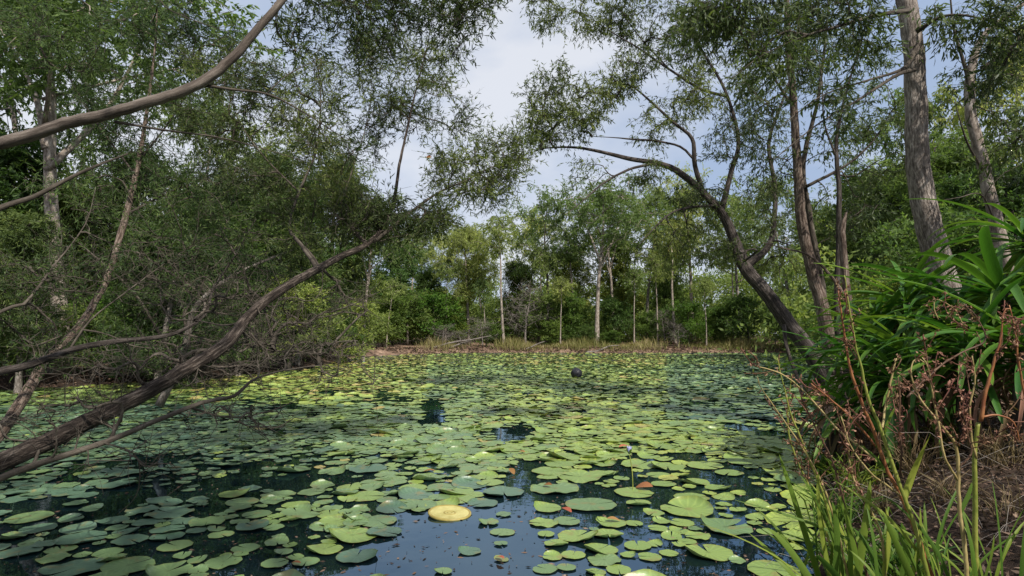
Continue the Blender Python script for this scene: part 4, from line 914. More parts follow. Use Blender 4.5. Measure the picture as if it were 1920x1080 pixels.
for i, (px, py, d, nl, sz, lab) in enumerate([
    (1925, 440, 5.6, 22, 1.0, 'strap-leaved plant highest at the right edge beside the slender pale trunk'),
    (1880, 545, 5.0, 24, 1.0, 'large strap-leaved plant in front of the foot of the slender pale trunk'),
    (1790, 575, 5.6, 24, 1.0, 'strap-leaved plant right at the foot of the thick grey trunk'),
    (1700, 560, 6.2, 22, .95, 'strap-leaved plant left of the foot of the thick grey trunk'),
    (1640, 620, 6.3, 22, .9, 'strap-leaved plant at the left end, upper of the two there'),
    (1600, 680, 5.9, 20, .8, 'low strap-leaved plant nearest the water at the left end of the clump'),
    (1710, 660, 5.2, 24, .95, 'strap-leaved plant in the middle of the clump below the thick grey trunk'),
    (1820, 645, 4.7, 22, .9, 'strap-leaved plant in the lower middle, nearest the camera'),
    (1930, 640, 4.3, 22, .9, 'strap-leaved plant lowest at the right edge'),
    (1690, 705, 5.0, 16, .7, 'small strap-leaved plant with a skirt of dead leaves at the bottom of the clump'),
    (1590, 745, 5.4, 14, .7, 'small drooping strap-leaved plant at the water edge, lowest at the left end'),
    (2020, 560, 5.0, 22, 1.0, 'strap-leaved plant cut off by the right edge of the picture')]):
    strap_plant(px, py, d, lab, nl, 200+i, sz)

# ---------------------------------------------------------------- sedges in the right foreground
M_stalk_g = plain_mat('sedge_stalk_green', (.13, .16, .025), (.24, .25, .05), .5, 30)
M_stalk_r = plain_mat('sedge_stalk_red', (.16, .055, .022), (.30, .13, .05), .5, 25)
M_stalk_y = plain_mat('sedge_stalk_tan', (.22, .17, .06), (.36, .28, .12), .6, 25)
M_stalk_d = plain_mat('sedge_stalk_dark', (.05, .028, .018), (.13, .07, .04), .6, 25)
M_spike = leaf_mat('spikelet', [(0, (.07, .03, .02)), (.5, (.17, .08, .05)), (1, (.34, .20, .13))], objvar=.2, rough=.7, spec=.2, trans=.1)

def spikelets(g, C, rng, t0, dens, sz=1.0, droop=.2):
    n = len(C); k0 = int(n*t0)
    for i in range(k0, n):
        for _ in range(rng.poisson(dens*1.5)):
            p = C[i, :3]; d = norm(rng.normal(size=3)+np.array([0, 0, -droop]))
            ln = rng.uniform(.006, .016)*sz; q = p+d*ln*rng.uniform(.2, .6)
            m = 3
            leaves(g, np.tile(q, (m, 1))+rng.normal(size=(m, 3))*.002, np.tile(d, (m, 1))+rng.normal(size=(m, 3))*.45, rng.uniform(.007, .014, m)*sz, rng.uniform(.003, .0055, m)*sz, rng, rng.random(m), True, .5)

def sedge(name, label, base_px, stalks, blades, seed):
    rng = np.random.default_rng(seed)
    for _ in range(13):      # more basal blades, each its own leaf
        x = base_px[0]+rng.normal()*45; d = base_px[2]+rng.uniform(-.05, .25); lean = rng.normal()*75-25; h = rng.uniform(110, 250)
        blades = blades+[((x, 1140, d), (x+lean*.35, 1140-h*.55, d), (x+lean*1.2, 1140-h, d+.05), rng.uniform(.0028, .0055))]
    b = P(*base_px); root = empty(name, b, label, 'sedge', 'sedges on the near right bank')
    for rows, mat, t0, dens in stalks:
        C = spline(PL(rows), .012); g = G()
        C[:, :3] += np.cumsum(rng.normal(size=(len(C), 3))*.0006, 0)
        tube(g, C[:, :3], C[:, 3]*1.05, 7, .12, rng)
        o = g.build('flower_stalk', mat, root, b, True)
        if t0 < 1:
            gs = G(); spikelets(gs, C, rng, t0, dens)
            # short side sprays
            for _ in range(7):
                i = rng.integers(int(len(C)*t0*.9), len(C)-2); p = C[i, :3]; T = norm(C[i+1, :3]-C[i, :3])
                e = p+norm(T+rng.normal(size=3)*.5)*rng.uniform(.04, .10); m_ = (p+e)/2+rng.normal(size=3)*.006
                S = spline([(*p, .0012), (*m_, .001), (*e, .0007)], .01); g2 = G(); tube(g2, S[:, :3], S[:, 3], 4, 0, rng, v=.4); spikelets(g2, S, rng, .2, dens*1.1); g2.build('side_spray', M_spike, o, b)
            if gs.n:
                sp = gs.build('spikelets', M_spike, o, b); sp.location = (0, 0, 0)
    for (p0, p1, p2, w) in blades:
        a, m_, e = P(*p0), P(*p1), P(*p2); n = 12; t = np.linspace(0, 1, n)[:, None]
        m_ = 2*m_-.5*(a+e)
        pts = (1-t)**2*a+2*(1-t)*t*m_+t*t*e; T = norm(np.gradient(pts, axis=0))
        side = norm(np.cross(T, np.array([0.2, -1, .3])+rng.normal(size=3)*.35)); ww = 1.25*w*np.sqrt(np.maximum(0, 1-t**2.5)); ww[-1] = .0005
        nn = np.cross(side, T)
        V = np.stack([pts-side*ww, pts+nn*ww*.45, pts+side*ww], 1).reshape(-1, 3)
        q = [[i*3+j, i*3+j+1, i*3+3+j+1, i*3+3+j] for i in range(n-1) for j in range(2)]
        g = G(); g.add(V, q, None, np.clip(rng.normal(.5, .2)+.2*np.repeat(t[:, 0], 3)-.1, 0, 1)); g.build('leaf', M_sedge, root, b, True)

D = 1.75
sedge('sedge', 'red and green branching sedge with tall crossing flower stalks at the bottom right', (1740, 1130, D),
    [([(1760, 1130, D, .006), (1745, 1070, D, .006), (1697, 944, D, .0055), (1661, 875, D, .005), (1635, 799, D, .0045), (1610, 735, D, .004), (1592, 680, D, .0034), (1580, 600, D, .0026), (1572, 540, D, .0016)], M_stalk_r, .55, .25),
     ([(1752, 1130, D-.03, .006), (1721, 1003, D-.03, .0055), (1674, 875, D-.03, .005), (1652, 816, D-.03, .0045), (1627, 756, D-.03, .004), (1614, 697, D-.03, .0032), (1603, 650, D-.03, .0026), (1590, 570, D-.03, .002), (1582, 520, D-.03, .0012)], M_stalk_g, .8, .4),
     ([(1655, 806, D-.03, .0035), (1661, 770, D, .003), (1672, 720, D, .0026), (1682, 675, D, .0018)], M_stalk_y, .3, .6),
     ([(1652, 872, D, .0035), (1610, 836, D, .003), (1565, 800, D+.05, .0028), (1520, 750, D+.1, .0026), (1486, 716, D+.1, .0022), (1450, 695, D+.1, .0018), (1400, 684, D+.1, .001)], M_stalk_y, .2, .28),
     ([(1640, 835, D, .003), (1600, 790, D, .0026), (1560, 752, D, .0022), (1520, 720, D, .0014)], M_stalk_r, .3, .5),
     ([(1685, 915, D, .003), (1692, 850, D-.05, .0026), (1688, 780, D-.05, .0022), (1690, 720, D-.05, .0016)], M_stalk_d, .35, .6),
     ([(1690, 930, D, .003), (1640, 890, D-.05, .0024), (1600, 840, D-.05, .002), (1580, 780, D-.05, .0014)], M_stalk_y, .35, .5)],
    [((1695, 935, D), (1715, 880, D), (1745, 813, D-.05), .0075), ((1660, 880, D), (1630, 850, D), (1602, 832, D), .006), ((1657, 815, D), (1668, 785, D), (1680, 762, D), .005),
     ((1750, 1120, D), (1700, 1030, D), (1670, 985, D), .008), ((1730, 1130, D), (1690, 1040, D-.05), (1655, 960, D-.05), .008)], 301)
sedge('sedge', 'upright yellow-green sedge with a red-topped stalk nearest the right edge', (1835, 1130, D-.1),
    [([(1835, 1130, D-.1, .0068), (1832, 1000, D-.1, .0064), (1831, 918, D-.1, .006), (1831, 850, D-.1, .0055), (1838, 790, D-.1, .005)], M_stalk_g, 1, 0),
     ([(1838, 790, D-.1, .005), (1846, 745, D-.1, .0044), (1855, 712, D-.1, .0038), (1868, 670, D-.1, .003), (1878, 635, D-.1, .0024), (1884, 590, D-.1, .0018), (1896, 580, D-.1, .0015), (1908, 620, D-.1, .0012)], M_stalk_r, .45, .35),
     ([(1815, 1120, D-.12, .0055), (1806, 1010, D-.12, .005), (1797, 952, D-.12, .0046), (1791, 858, D-.12, .004), (1780, 825, D-.12, .0034), (1755, 795, D-.12, .003), (1729, 765, D-.12, .0026), (1710, 731, D-.12, .0022), (1704, 700, D-.12, .0018), (1715, 676, D-.12, .0014), (1738, 690, D-.12, .001)], M_stalk_y, .55, .45),
     ([(1795, 900, D-.12, .0032), (1770, 860, D-.15, .0028), (1758, 800, D-.15, .0024), (1748, 750, D-.15, .002), (1740, 690, D-.15, .0016), (1728, 670, D-.15, .001)], M_stalk_y, .35, .55),
     ([(1831, 860, D-.1, .003), (1823, 824, D-.1, .0028), (1820, 770, D-.1, .0024), (1828, 718, D-.1, .002), (1822, 670, D-.1, .0012)], M_stalk_y, .35, .6),
     ([(1840, 782, D-.1, .003), (1870, 778, D-.1, .0024), (1900, 790, D-.1, .002), (1912, 830, D-.1, .0014)], M_stalk_r, .3, .6),
     ([(1793, 880, D-.12, .003), (1820, 850, D-.12, .0024), (1812, 820, D-.12, .002), (1800, 770, D-.12, .0016)], M_stalk_d, .2, .8),
     ([(1700, 745, D+.2, .003), (1760, 690, D+.25, .003), (1800, 665, D+.25, .0028), (1850, 640, D+.25, .0024), (1838, 600, D+.25, .0018), (1810, 570, D+.25, .0014)], M_stalk_d, .1, .8),
     ([(1760, 600, D+.3, .002), (1752, 580, D+.3, .0018), (1756, 562, D+.3, .0015), (1790, 580, D+.3, .0013), (1808, 610, D+.3, .001)], M_stalk_y, .05, .8),
     ([(1925, 760, D-.05, .003), (1912, 680, D-.05, .0025), (1905, 620, D-.05, .0018), (1893, 570, D-.05, .001)], M_stalk_r, .3, .7)],
    [((1846, 1085, D-.12), (1858, 1045, D-.12), (1864, 1003, D-.12), .006), ((1800, 960, D-.12), (1815, 930, D-.12), (1822, 905, D-.12), .005), ((1835, 1120, D-.1), (1826, 1060, D-.1), (1822, 1025, D-.1), .006)], 302)
sedge('sedge', 'leafy green sedge clump with feathery stalks at the water edge, leftmost of the three', (1570, 1140, D+.15),
    [([(1580, 1120, D+.2, .0045), (1546, 935, D+.2, .0035), (1503, 824, D+.2, .003), (1482, 760, D+.2, .0024), (1469, 700, D+.2, .0018), (1462, 670, D+.2, .001)], M_stalk_g, .5, .35),
     ([(1600, 1120, D+.2, .004), (1560, 960, D+.2, .0032), (1520, 862, D+.2, .0028), (1465, 782, D+.2, .0022), (1430, 730, D+.2, .0015), (1420, 705, D+.2, .001)], M_stalk_y, .5, .35),
     ([(1590, 1120, D+.25, .004), (1530, 950, D+.25, .0034), (1490, 860, D+.25, .003), (1478, 790, D+.25, .0025), (1486, 700, D+.25, .0015)], M_stalk_g, .5, .4),
     ([(1640, 1120, D+.1, .004), (1600, 1000, D+.1, .0034), (1570, 890, D+.1, .003), (1530, 800, D+.1, .0024), (1505, 745, D+.1, .0015)], M_stalk_d, .45, .5),
     ([(1660, 1120, D+.1, .004), (1650, 1000, D+.1, .0036), (1600, 900, D+.1, .003), (1588, 830, D+.1, .0022), (1592, 770, D+.1, .0015)], M_stalk_y, .45, .5)],
    [((1550, 1130, D+.15), (1500, 970, D+.15), (1461, 852, D+.15), .009), ((1545, 1130, D+.1), (1480, 1030, D+.1), (1436, 990, D+.1), .009), ((1570, 1130, D+.1), (1540, 990, D+.1), (1535, 880, D+.1), .008),
     ((1590, 1130, D+.1), (1560, 1000, D+.1), (1500, 890, D+.1), .008), ((1600, 1130, D+.05), (1620, 1000, D+.05), (1632, 900, D+.05), .009), ((1640, 1130, D+.1), (1665, 1030, D+.1), (1660, 950, D+.1), .010),
     ((1670, 1130, D+.1), (1700, 1050, D+.1), (1690, 980, D+.1), .010), ((1620, 1130, D+.05), (1600, 1020, D+.05), (1575, 930, D+.05), .008), ((1560, 1130, D+.05), (1570, 1020, D+.05), (1560, 940, D+.05), .009),
     ((1530, 1130, D+.1), (1470, 1060, D+.1), (1405, 1000, D+.2), .007), ((1610, 1130, D), (1560, 1070, D), (1530, 1040, D), .009), ((1690, 1130, D), (1720, 1040, D), (1725, 950, D), .008),
     ((1580, 1130, D+.2), (1520, 1000, D+.2), (1450, 930, D+.2), .006), ((1660, 1130, D), (1640, 1050, D), (1600, 990, D), .009), ((1590, 1130, D+.2), (1590, 980, D+.2), (1550, 860, D+.2), .006)], 303)

# ---------------------------------------------------------------- lily pads
def pad_mat(name, stops):
    m, nt, N, L = new_mat(name)
    a = N('ShaderNodeAttribute'); a.attribute_name = 'v'
    r = ramp(N, stops)
    oi = N('ShaderNodeObjectInfo')
    ad = N('ShaderNodeMath'); ad.operation = 'MULTIPLY_ADD'; ad.inputs[1].default_value = .3; L(oi.outputs['Random'], ad.inputs[0]); 
    sub = N('ShaderNodeMath'); sub.operation = 'SUBTRACT'; sub.inputs[1].default_value = .15; L(a.outputs['Fac'], sub.inputs[0]); L(sub.outputs[0], ad.inputs[2])
    L(ad.outputs[0], r.inputs[0])
    b = N('ShaderNodeAttribute'); b.attribute_name = 'b'
    sx = N('ShaderNodeSeparateXYZ'); L(b.outputs['Vector'], sx.inputs[0])
    at = N('ShaderNodeMath'); at.operation = 'ARCTAN2'; L(sx.outputs[1], at.inputs[0]); L(sx.outputs[0], at.inputs[1])
    mu = N('ShaderNodeMath'); mu.operation = 'MULTIPLY'; mu.inputs[1].default_value = 17; L(at.outputs[0], mu.inputs[0])
    si = N('ShaderNodeMath'); si.operation = 'SINE'; L(mu.outputs[0], si.inputs[0])
    po = ramp(N, [(.0, (.90, .92, .92)), (.8, (1, 1, 1)), (1, (1.22, 1.18, 1.15))]); 
    hm = N('ShaderNodeMath'); hm.operation = 'MULTIPLY_ADD'; hm.inputs[1].default_value = .5; hm.inputs[2].default_value = .5; L(si.outputs[0], hm.inputs[0]); L(hm.outputs[0], po.inputs[0])
    mm = N('ShaderNodeMixRGB'); mm.blend_type = 'MULTIPLY'; mm.inputs[0].default_value = .85; L(r.outputs[0], mm.inputs[1]); L(po.outputs[0], mm.inputs[2])
    vl = N('ShaderNodeVectorMath'); vl.operation = 'LENGTH'; L(b.outputs['Vector'], vl.inputs[0])
    ce = ramp(N, [(.0, (.45, .42, .35)), (.14, (1, 1, 1)), (.90, (1, 1, 1)), (.985, (1.0, .82, .62))]); L(vl.outputs['Value'], ce.inputs[0])
    mc = N('ShaderNodeMixRGB'); mc.blend_type = 'MULTIPLY'; mc.inputs[0].default_value = .8; L(mm.outputs[0], mc.inputs[1]); L(ce.outputs[0], mc.inputs[2]); mm = mc
    tcn = N('ShaderNodeTexCoord'); geo = N('ShaderNodeNewGeometry')
    n1 = N('ShaderNodeTexNoise'); n1.inputs['Scale'].default_value = 9; n1.inputs['Detail'].default_value = 5; L(geo.outputs['Position'], n1.inputs['Vector'])
    st = ramp(N, [(.58, (0, 0, 0)), (.68, (1, 1, 1))]); L(n1.outputs[0], st.inputs[0])
    m2 = N('ShaderNodeMixRGB'); m2.inputs[2].default_value = (.19, .15, .05, 1); 
    sf = N('ShaderNodeMath'); sf.operation = 'MULTIPLY'; sf.inputs[1].default_value = .6; L(st.outputs[0], sf.inputs[0]); L(sf.outputs[0], m2.inputs[0]); L(mm.outputs[0], m2.inputs[1])
    n3 = N('ShaderNodeTexNoise'); n3.inputs['Scale'].default_value = 30; n3.inputs['Detail'].default_value = 3; L(geo.outputs['Position'], n3.inputs['Vector'])
    bp = N('ShaderNodeBump'); bp.inputs['Strength'].default_value = .25; bp.inputs['Distance'].default_value = .01; L(n3.outputs[0], bp.inputs['Height'])
    p = N('ShaderNodeBsdfPrincipled'); p.inputs['Roughness'].default_value = .40; p.inputs['Specular IOR Level'].default_value = .5
    L(m2.outputs[0], p.inputs['Base Color']); L(bp.outputs[0], p.inputs['Normal'])
    o = N('ShaderNodeOutputMaterial'); L(p.outputs[0], o.inputs[0])
    return m
PM = {'yellow-green': pad_mat('pad_yellow_green', [(0, (.12, .190, .055)), (.5, (.175, .25, .066)), (1, (.245, .31, .08))]),
      'mid-green': pad_mat('pad_mid_green', [(0, (.085, .150, .065)), (.5, (.125, .195, .078)), (1, (.17, .24, .09))]),
      'blue-green': pad_mat('pad_blue_green', [(0, (.048, .095, .062)), (.5, (.075, .135, .085)), (1, (.115, .18, .11))])}
PM_all = pad_mat('pad_mixed', [(0, (.048, .095, .062)), (.28, (.10, .165, .078)), (.55, (.150, .225, .064)), (.9, (.255, .32, .065)), (1, (.26, .19, .07))])

def pad_geo(rng, nseg=30, wavy=.03, curl=.0, notch=.22):
    """a round floating leaf of radius 1: slit to the middle, slightly wavy rim"""
    th = np.linspace(notch*.5, 2*math.pi-notch*.5, nseg)
    rr = 1+.035*np.sin(th*2+rng.uniform(0, 6))+.015*np.sin(th*5+rng.uniform(0, 6))+.015*np.sin(th*11+rng.uniform(0, 6))
    edge = np.exp(-((np.minimum(th, 2*math.pi-th)-notch*.5)/.18)**2); rr = rr*(1-.06*edge)
    wv = wavy*(np.sin(th*3+rng.uniform(0, 6))+.7*np.sin(th*7+rng.uniform(0, 6)))*.8+np.abs(wavy)*.5
    cd = curl*np.maximum(0, np.cos(th-rng.uniform(0, 6.3)))**2
    V = [(0.04, 0, .012)]
    for f in (.35, .72, .93, 1.0):
        k = {.35: .0, .72: .12, .93: .6, 1.0: 1.0}[f]
        for t, r_, w_, c_ in zip(th, rr, wv, cd):
            V.append((math.cos(t)*r_*f*(1-.25*c_*k), math.sin(t)*r_*f*(1-.25*c_*k), w_*k+c_*k))
    n = nseg
    tr = [[0, 1+i, 2+i] for i in range(n-1)]
    q = [[1+k*n+i, 1+(k+1)*n+i, 1+(k+1)*n+i+1, 1+k*n+i+1] for k in range(3) for i in range(n-1)]
    return np.array(V), q, tr

def pt_in(poly, x, y):
    poly = np.asarray(poly, float); ins = np.zeros(x.shape, bool)
    for (ax, ay), (bx, by) in zip(poly, np.roll(poly, -1, 0)):
        ins ^= ((ay > y) != (by > y)) & (x < (bx-ax)*(y-ay)/(by-ay+1e-12)+ax)
    return ins

def to_px(x, y, z=0.0):
    v = np.stack([x, y, np.full_like(x, z)-CAMH], -1)
    d = v@CF
    return W0/2+F0*(v@CR)/d, H0/2-F0*(v@CU)/d

OPEN = [(500, 1100), (600, 1040), (740, 985), (790, 960), (880, 940), (935, 900), (975, 860), (1025, 865), (1030, 930), (1010, 1000), (1030, 1100)]
OPEN4 = [(783, 752), (832, 750), (842, 795), (790, 800)]
OPEN5 = [(915, 808), (985, 795), (1000, 822), (930, 832)]
OPEN2 = [(1010, 905), (1200, 850), (1330, 850), (1470, 900), (1500, 1100), (1000, 1100)]
OPEN3 = [(-50, 880), (330, 850), (660, 880), (640, 960), (540, 1100), (-50, 1100)]
FIXED = [(1040, 918, 44, 1), (1108, 948, 47, 1), (1288, 956, 50, 0), (1189, 925, 36, 0), (1200, 872, 36, 0), (1252, 876, 34, 0), (1087, 896, 42, 0), (1133, 889, 28, 0), (1026, 954, 28, 0), (1063, 979, 25, 1),
         (915, 981, 20, 1), (942, 999, 23, 1), (944, 966, 15, 1), (939, 1021, 13, 1), (1043, 1021, 23, 0), (1022, 1068, 24, 1), (1062, 1066, 18, 1), (1075, 1042, 23, 0), (1133, 1052, 32, 1), (1218, 1046, 22, 0), (1254, 1039, 18, 0),
         (1240, 979, 17, 0), (1225, 963, 20, 0), (1244, 909, 23, 0), (1302, 905, 29, 0), (1292, 914, 13, 0), (1322, 874, 34, 0), (1367, 888, 26, 0), (1360, 990, 50, 1), (1384, 958, 16, 0), (1361, 968, 14, 0), (1384, 926, 15, 0),
         (1197, 945, 23, 0), (1145, 983, 29, 0), (1114, 993, 10, 1), (1227, 1021, 16, 0), (1259, 1007, 20, 0), (1308, 1007, 23, 0), (1160, 1070, 24, 0), (1063, 857, 36, 0), (944, 925, 40, 2), (905, 945, 28, 2), (670, 1045, 38, 2), (720, 1000, 34, 2),
         (880, 910, 34, 2), (440, 928, 30, 0), (690, 880, 36, 2), (880, 1035, 22, 2), (1180, 1010, 0, 0), (940, 1050, 14, 1), (830, 1074, 18, 1), (735, 955, 30, 2), (780, 930, 34, 2)]
RING_PX = (843, 965)

def make_pads():
    rng = np.random.default_rng(5)
    pads = []                                    # x, y, r, hue value
    cell = {}
    def ok(x, y, r, f):
        ci, cj = int(x//.5), int(y//.5)
        for i in range(ci-1, ci+2):
            for j in range(cj-1, cj+2):
                for (a, b, c) in cell.get((i, j), ()):
                    if (a-x)**2+(b-y)**2 < (f*(c+r))**2: return False
        return True
    def put(x, y, r, h):
        cell.setdefault((int(x//.5), int(y//.5)), []).append((x, y, r)); pads.append((x, y, r, h))
    disc = GP(*RING_PX)
    cell.setdefault((int(disc[0]//.5), int(disc[1]//.5)), []).append((disc[0], disc[1], .16))
    for px, py, rp_, h in FIXED:
        if rp_ <= 0: continue
        p = GP(px, py); r = rp_/F0*(p[1]*math.cos(PITCH)-CAMH*math.sin(PITCH))
        put(p[0], p[1], r, (.72, .38, .12)[h])
    # wanted pads, big ones first
    for (n, r0, r1, f) in [(4200, .12, .19, .66), (30000, .08, .14, .60), (90000, .04, .08, .66)]:
        u = rng.random(n)
        y = 1.6*(44/1.6)**(u**.80); x = rng.uniform(-1, 1, n)*(y*.9+1.5)
        s = pond_sd(x, y)
        px, py = to_px(x, y)
        o1, o2, o3 = pt_in(OPEN, px, py), pt_in(OPEN2, px, py), pt_in(OPEN3, px, py)
        patch = wob(x*.55+3, y*.4)+.6*wob(x*1.5, y*1.1+4)
        pr = np.where(o1, .0, np.where(o2, .22, np.where(o3, .34, np.where(y < 8, .95, 1.0))))*np.where((patch < -.55) & (y < 14), .18, 1)
        pr = np.where((px > 1330) & (py > 690) & (py < 800), pr*.75, pr)
        gp = .7*wob(x*2.6+1, y*1.9)+.75*wob(x*5.3, y*4.1+2)
        pr = np.where((o3 & (gp < -.20)) | (o2 & (gp < -.06)), 0, np.where((y < 15) & (gp < -.62), 0, pr))
        pr = np.where(pt_in(OPEN4, px, py) | pt_in(OPEN5, px, py), .0, pr)
        keep = (s < -.08) & (rng.random(n) < pr)
        rr = rng.uniform(r0, r1, n)
        rr = rr*np.where((px < 620) & (y < 9), .82, 1)
        left = np.clip((900-px)/500, 0, 1)*np.clip((y-2)/2, 0, 1)*np.clip((16-y)/5, 0, 1)  # weight for bluer near-left pads: shade and reflected sky painted into the hue
        for k in np.nonzero(keep)[0]:
            ff = f*(1.25 if (o1[k] or o2[k]) else 1.2 if o3[k] else 1)*(1-.12*left[k])*(1.12 if y[k] < 6 else 1)
            if ok(x[k], y[k], rr[k], ff):
                h = .60+.09*rng.normal()+.17*wob(x[k]*.9+9, y[k]*.6)+(.12 if px[k] > 950 else 0)-.40*left[k]+(.30 if px[k] < 800 and y[k] > 11 else 0)+(.22 if y[k] > 26 else 0)  # sunlight painted into the hue: yellower pads at centre-right and far left
                if (px[k] > 1250) and (660 < py[k] < 790): h -= .35  # shade of the right-bank trees painted in as a bluer hue
                put(x[k], y[k], rr[k], float(np.clip(h, .02, .97)))
    return np.array(pads), rng
PADS, prng = make_pads()

def place_pads():
    rng = prng
    x, y, r, h = PADS.T
    px, py = to_px(x, y)
    d = np.sqrt(x*x+y*y)
    area = (r/d)**2*CAMH/d
    vis = (px > -40) & (px < 1560) & (py < 1120) & (d < 12)
    occl = ((px < 420) & (py > 640) & (np.abs(py-(868-.5*px)) < 40)) | ((px > 1470) & (py > 780))
    order = np.argsort(-np.where(vis & ~occl, area, -1))
    ind = order[:300]; rest = np.ones(len(x), bool); rest[ind] = False
    # the rest: one mass
    g = G()
    for lo, nseg in ((True, 16), (False, 10)):
        idx = np.nonzero(rest & ((d < 12) == lo))[0]
        for var in range(10):
            V, q, tr = pad_geo(rng, nseg, .05, rng.choice([0, 0, .12, .3]))
            ii = idx[var::10]; m = len(ii)
            if m == 0: continue
            a = rng.uniform(0, 6.3, m); ca, sa = np.cos(a), np.sin(a)
            ti = rng.normal(size=(m, 2))*.03
            X = (V[None, :, 0]*ca[:, None]-V[None, :, 1]*sa[:, None])*r[ii][:, None]; Y = (V[None, :, 0]*sa[:, None]+V[None, :, 1]*ca[:, None])*r[ii][:, None]
            Z = V[None, :, 2]*r[ii][:, None]+X*ti[:, :1]+Y*ti[:, 1:]+(rng.uniform(.002, .012, m)+.02*r[ii])[:, None]
            Z = np.maximum(Z, .003)
            VV = np.stack([X+x[ii][:, None], Y+y[ii][:, None], Z], -1).reshape(-1, 3)
            o = (np.arange(m)*len(V))[:, None, None]
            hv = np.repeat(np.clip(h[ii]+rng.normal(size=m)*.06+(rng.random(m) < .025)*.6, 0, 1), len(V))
            bb = np.tile(V[None], (m, 1, 1)).reshape(-1, 3)
            g.add(VV, (o+np.array(q)[None]).reshape(-1, 4), (o+np.array(tr)[None]).reshape(-1, 3), hv, bb)
    tag(g.build('distant_lily_pads', PM_all, smooth=True), 'carpet of small lily pads covering the pond beyond the nearest ones', 'lily pads', kind='stuff')
    # the 300 that show largest: objects of their own
    hues = ['blue-green', 'mid-green', 'yellow-green']
    protos = {}
    for hu in hues:
        protos[hu] = []
        for k in range(9):
            V, q, tr = pad_geo(rng, 36, rng.choice([.015, .03, .06]), rng.choice([0, 0, 0, .12, .3]), rng.uniform(.05, .28))
            g = G(); g.add(V, q, tr, .5, V); protos[hu].append(g.mesh('lily_pad', PM[hu], smooth=True))
    LM = [('the yellow disc', 843, 965), ('the blue flower', 1181, 850), ('the black ball', 1081, 700), ('the leaning trunk', 200, 780), ('the feathery sedge', 1480, 960), ('the lower left corner', 0, 1060), ('the bottom edge centre', 960, 1070), ('the drooping twig tip', 710, 820), ('the yellowed pad', 440, 928), ('the thin drooping side twig', 255, 930)]
    ORD = ['nearest', 'second', 'third', 'fourth', 'fifth', 'sixth', 'seventh', 'eighth', 'ninth', 'tenth', 'eleventh', 'twelfth', 'thirteenth', 'fourteenth', 'fifteenth', 'sixteenth', 'seventeenth', 'eighteenth']
    seen = {}
    rows = []
    for i in ind:
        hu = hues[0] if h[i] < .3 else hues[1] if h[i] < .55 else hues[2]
        sz = 'large' if r[i] > .12 else 'mid-sized' if r[i] > .075 else 'small'
        k = int(np.argmin([math.hypot(px[i]-a, (py[i]-b)*2) for _, a, b in LM])); dx, dy = px[i]-LM[k][1], (py[i]-LM[k][2])*2
        side = ('right of' if dx > 0 else 'left of') if abs(dx) > abs(dy) else ('in front of' if dy > 0 else 'beyond')
        rows.append((math.hypot(dx, dy), i, hu, sz, side, LM[k][0]))
    for dist, i, hu, sz, side, lm in sorted(rows):
        key = (hu, sz, side, lm); n = seen.get(key, 0); seen[key] = n+1
        o = link('lily_pad', protos[hu][rng.integers(0, 9)], None, (x[i], y[i], .003+rng.uniform(0, .006)+.01*r[i]))
        o.rotation_euler = (rng.normal()*.012, rng.normal()*.012, rng.uniform(0, 6.3)); o.scale = (r[i], r[i], r[i])
        tag(o, f'{sz} {hu} lily pad, {ORD[min(n, 17)]} of its kind {side} {lm}', 'lily pad', 'lily pads floating nearest the camera')
place_pads()

def debris():
    rng = np.random.default_rng(77); g = G()
    y = 2.6*(14/2.6)**rng.random(5000); x = rng.uniform(-1, 1, 5000)*y*.85; k = pond_sd(x, y) < -.05; x, y = x[k], y[k]; n = len(x)
    d = rng.normal(size=(n, 3)); d[:, 2] = 0
    leaves(g, np.stack([x, y, rng.uniform(.002, .006, n)], -1), d, rng.uniform(.008, .045, n), rng.uniform(.004, .012, n), rng, rng.random(n), False, 0)
    tag(g.build('floating_debris', M_litter), 'bits of leaf and twig floating between the lily pads', 'debris', kind='stuff')
debris()

# ---------------------------------------------------------------- things on the water
def lathe(g, prof, n=40, c=(0, 0, 0), v=.5):
    th = np.arange(n)/n*2*math.pi; m = len(prof)
    V = [(c[0]+r*math.cos(t), c[1]+r*math.sin(t), c[2]+z) for r, z in prof for t in th]
    q = [[k*n+i, k*n+(i+1) % n, (k+1)*n+(i+1) % n, (k+1)*n+i] for k in range(m-1) for i in range(n)]
    g.add(V, q, None, v)

def floating_disc():
    p = GP(*RING_PX)
    root = empty('floating_disc', (p[0], p[1], .0), 'pale yellow round plastic disc floating tilted among the lily pads', 'disc')
    m1 = plain_mat('yellow_plastic', (.33, .29, .095), (.46, .41, .16), .6, 14, .4, .1)
    m2 = plain_mat('yellow_plastic_rim', (.22, .17, .04), (.32, .25, .07), .45, 20, .4, .1)
    g = G(); lathe(g, [(.0005, .014), (.030, .014), (.060, .0145), (.095, .016), (.122, .020)], 48); g.build('plate', m1, root, smooth=True)
    g = G(); lathe(g, [(.1222, .0195), (.127, .026), (.133, .027), (.137, .021), (.137, .004), (.134, -.006), (.128, -.004)], 48); g.build('rim', m2, root, smooth=True)
    g = G(); lathe(g, [(.030, .0143), (.033, .0185), (.037, .0185), (.040, .0145)], 36); lathe(g, [(.012, .0143), (.014, .017), (.017, .017), (.019, .0145)], 24); g.build('centre_ring', m2, root, smooth=True)
    root.rotation_euler = (math.radians(4), math.radians(2), .4); root.scale = (1.1, 1.1, .55)
    root.location.z = .006
floating_disc()

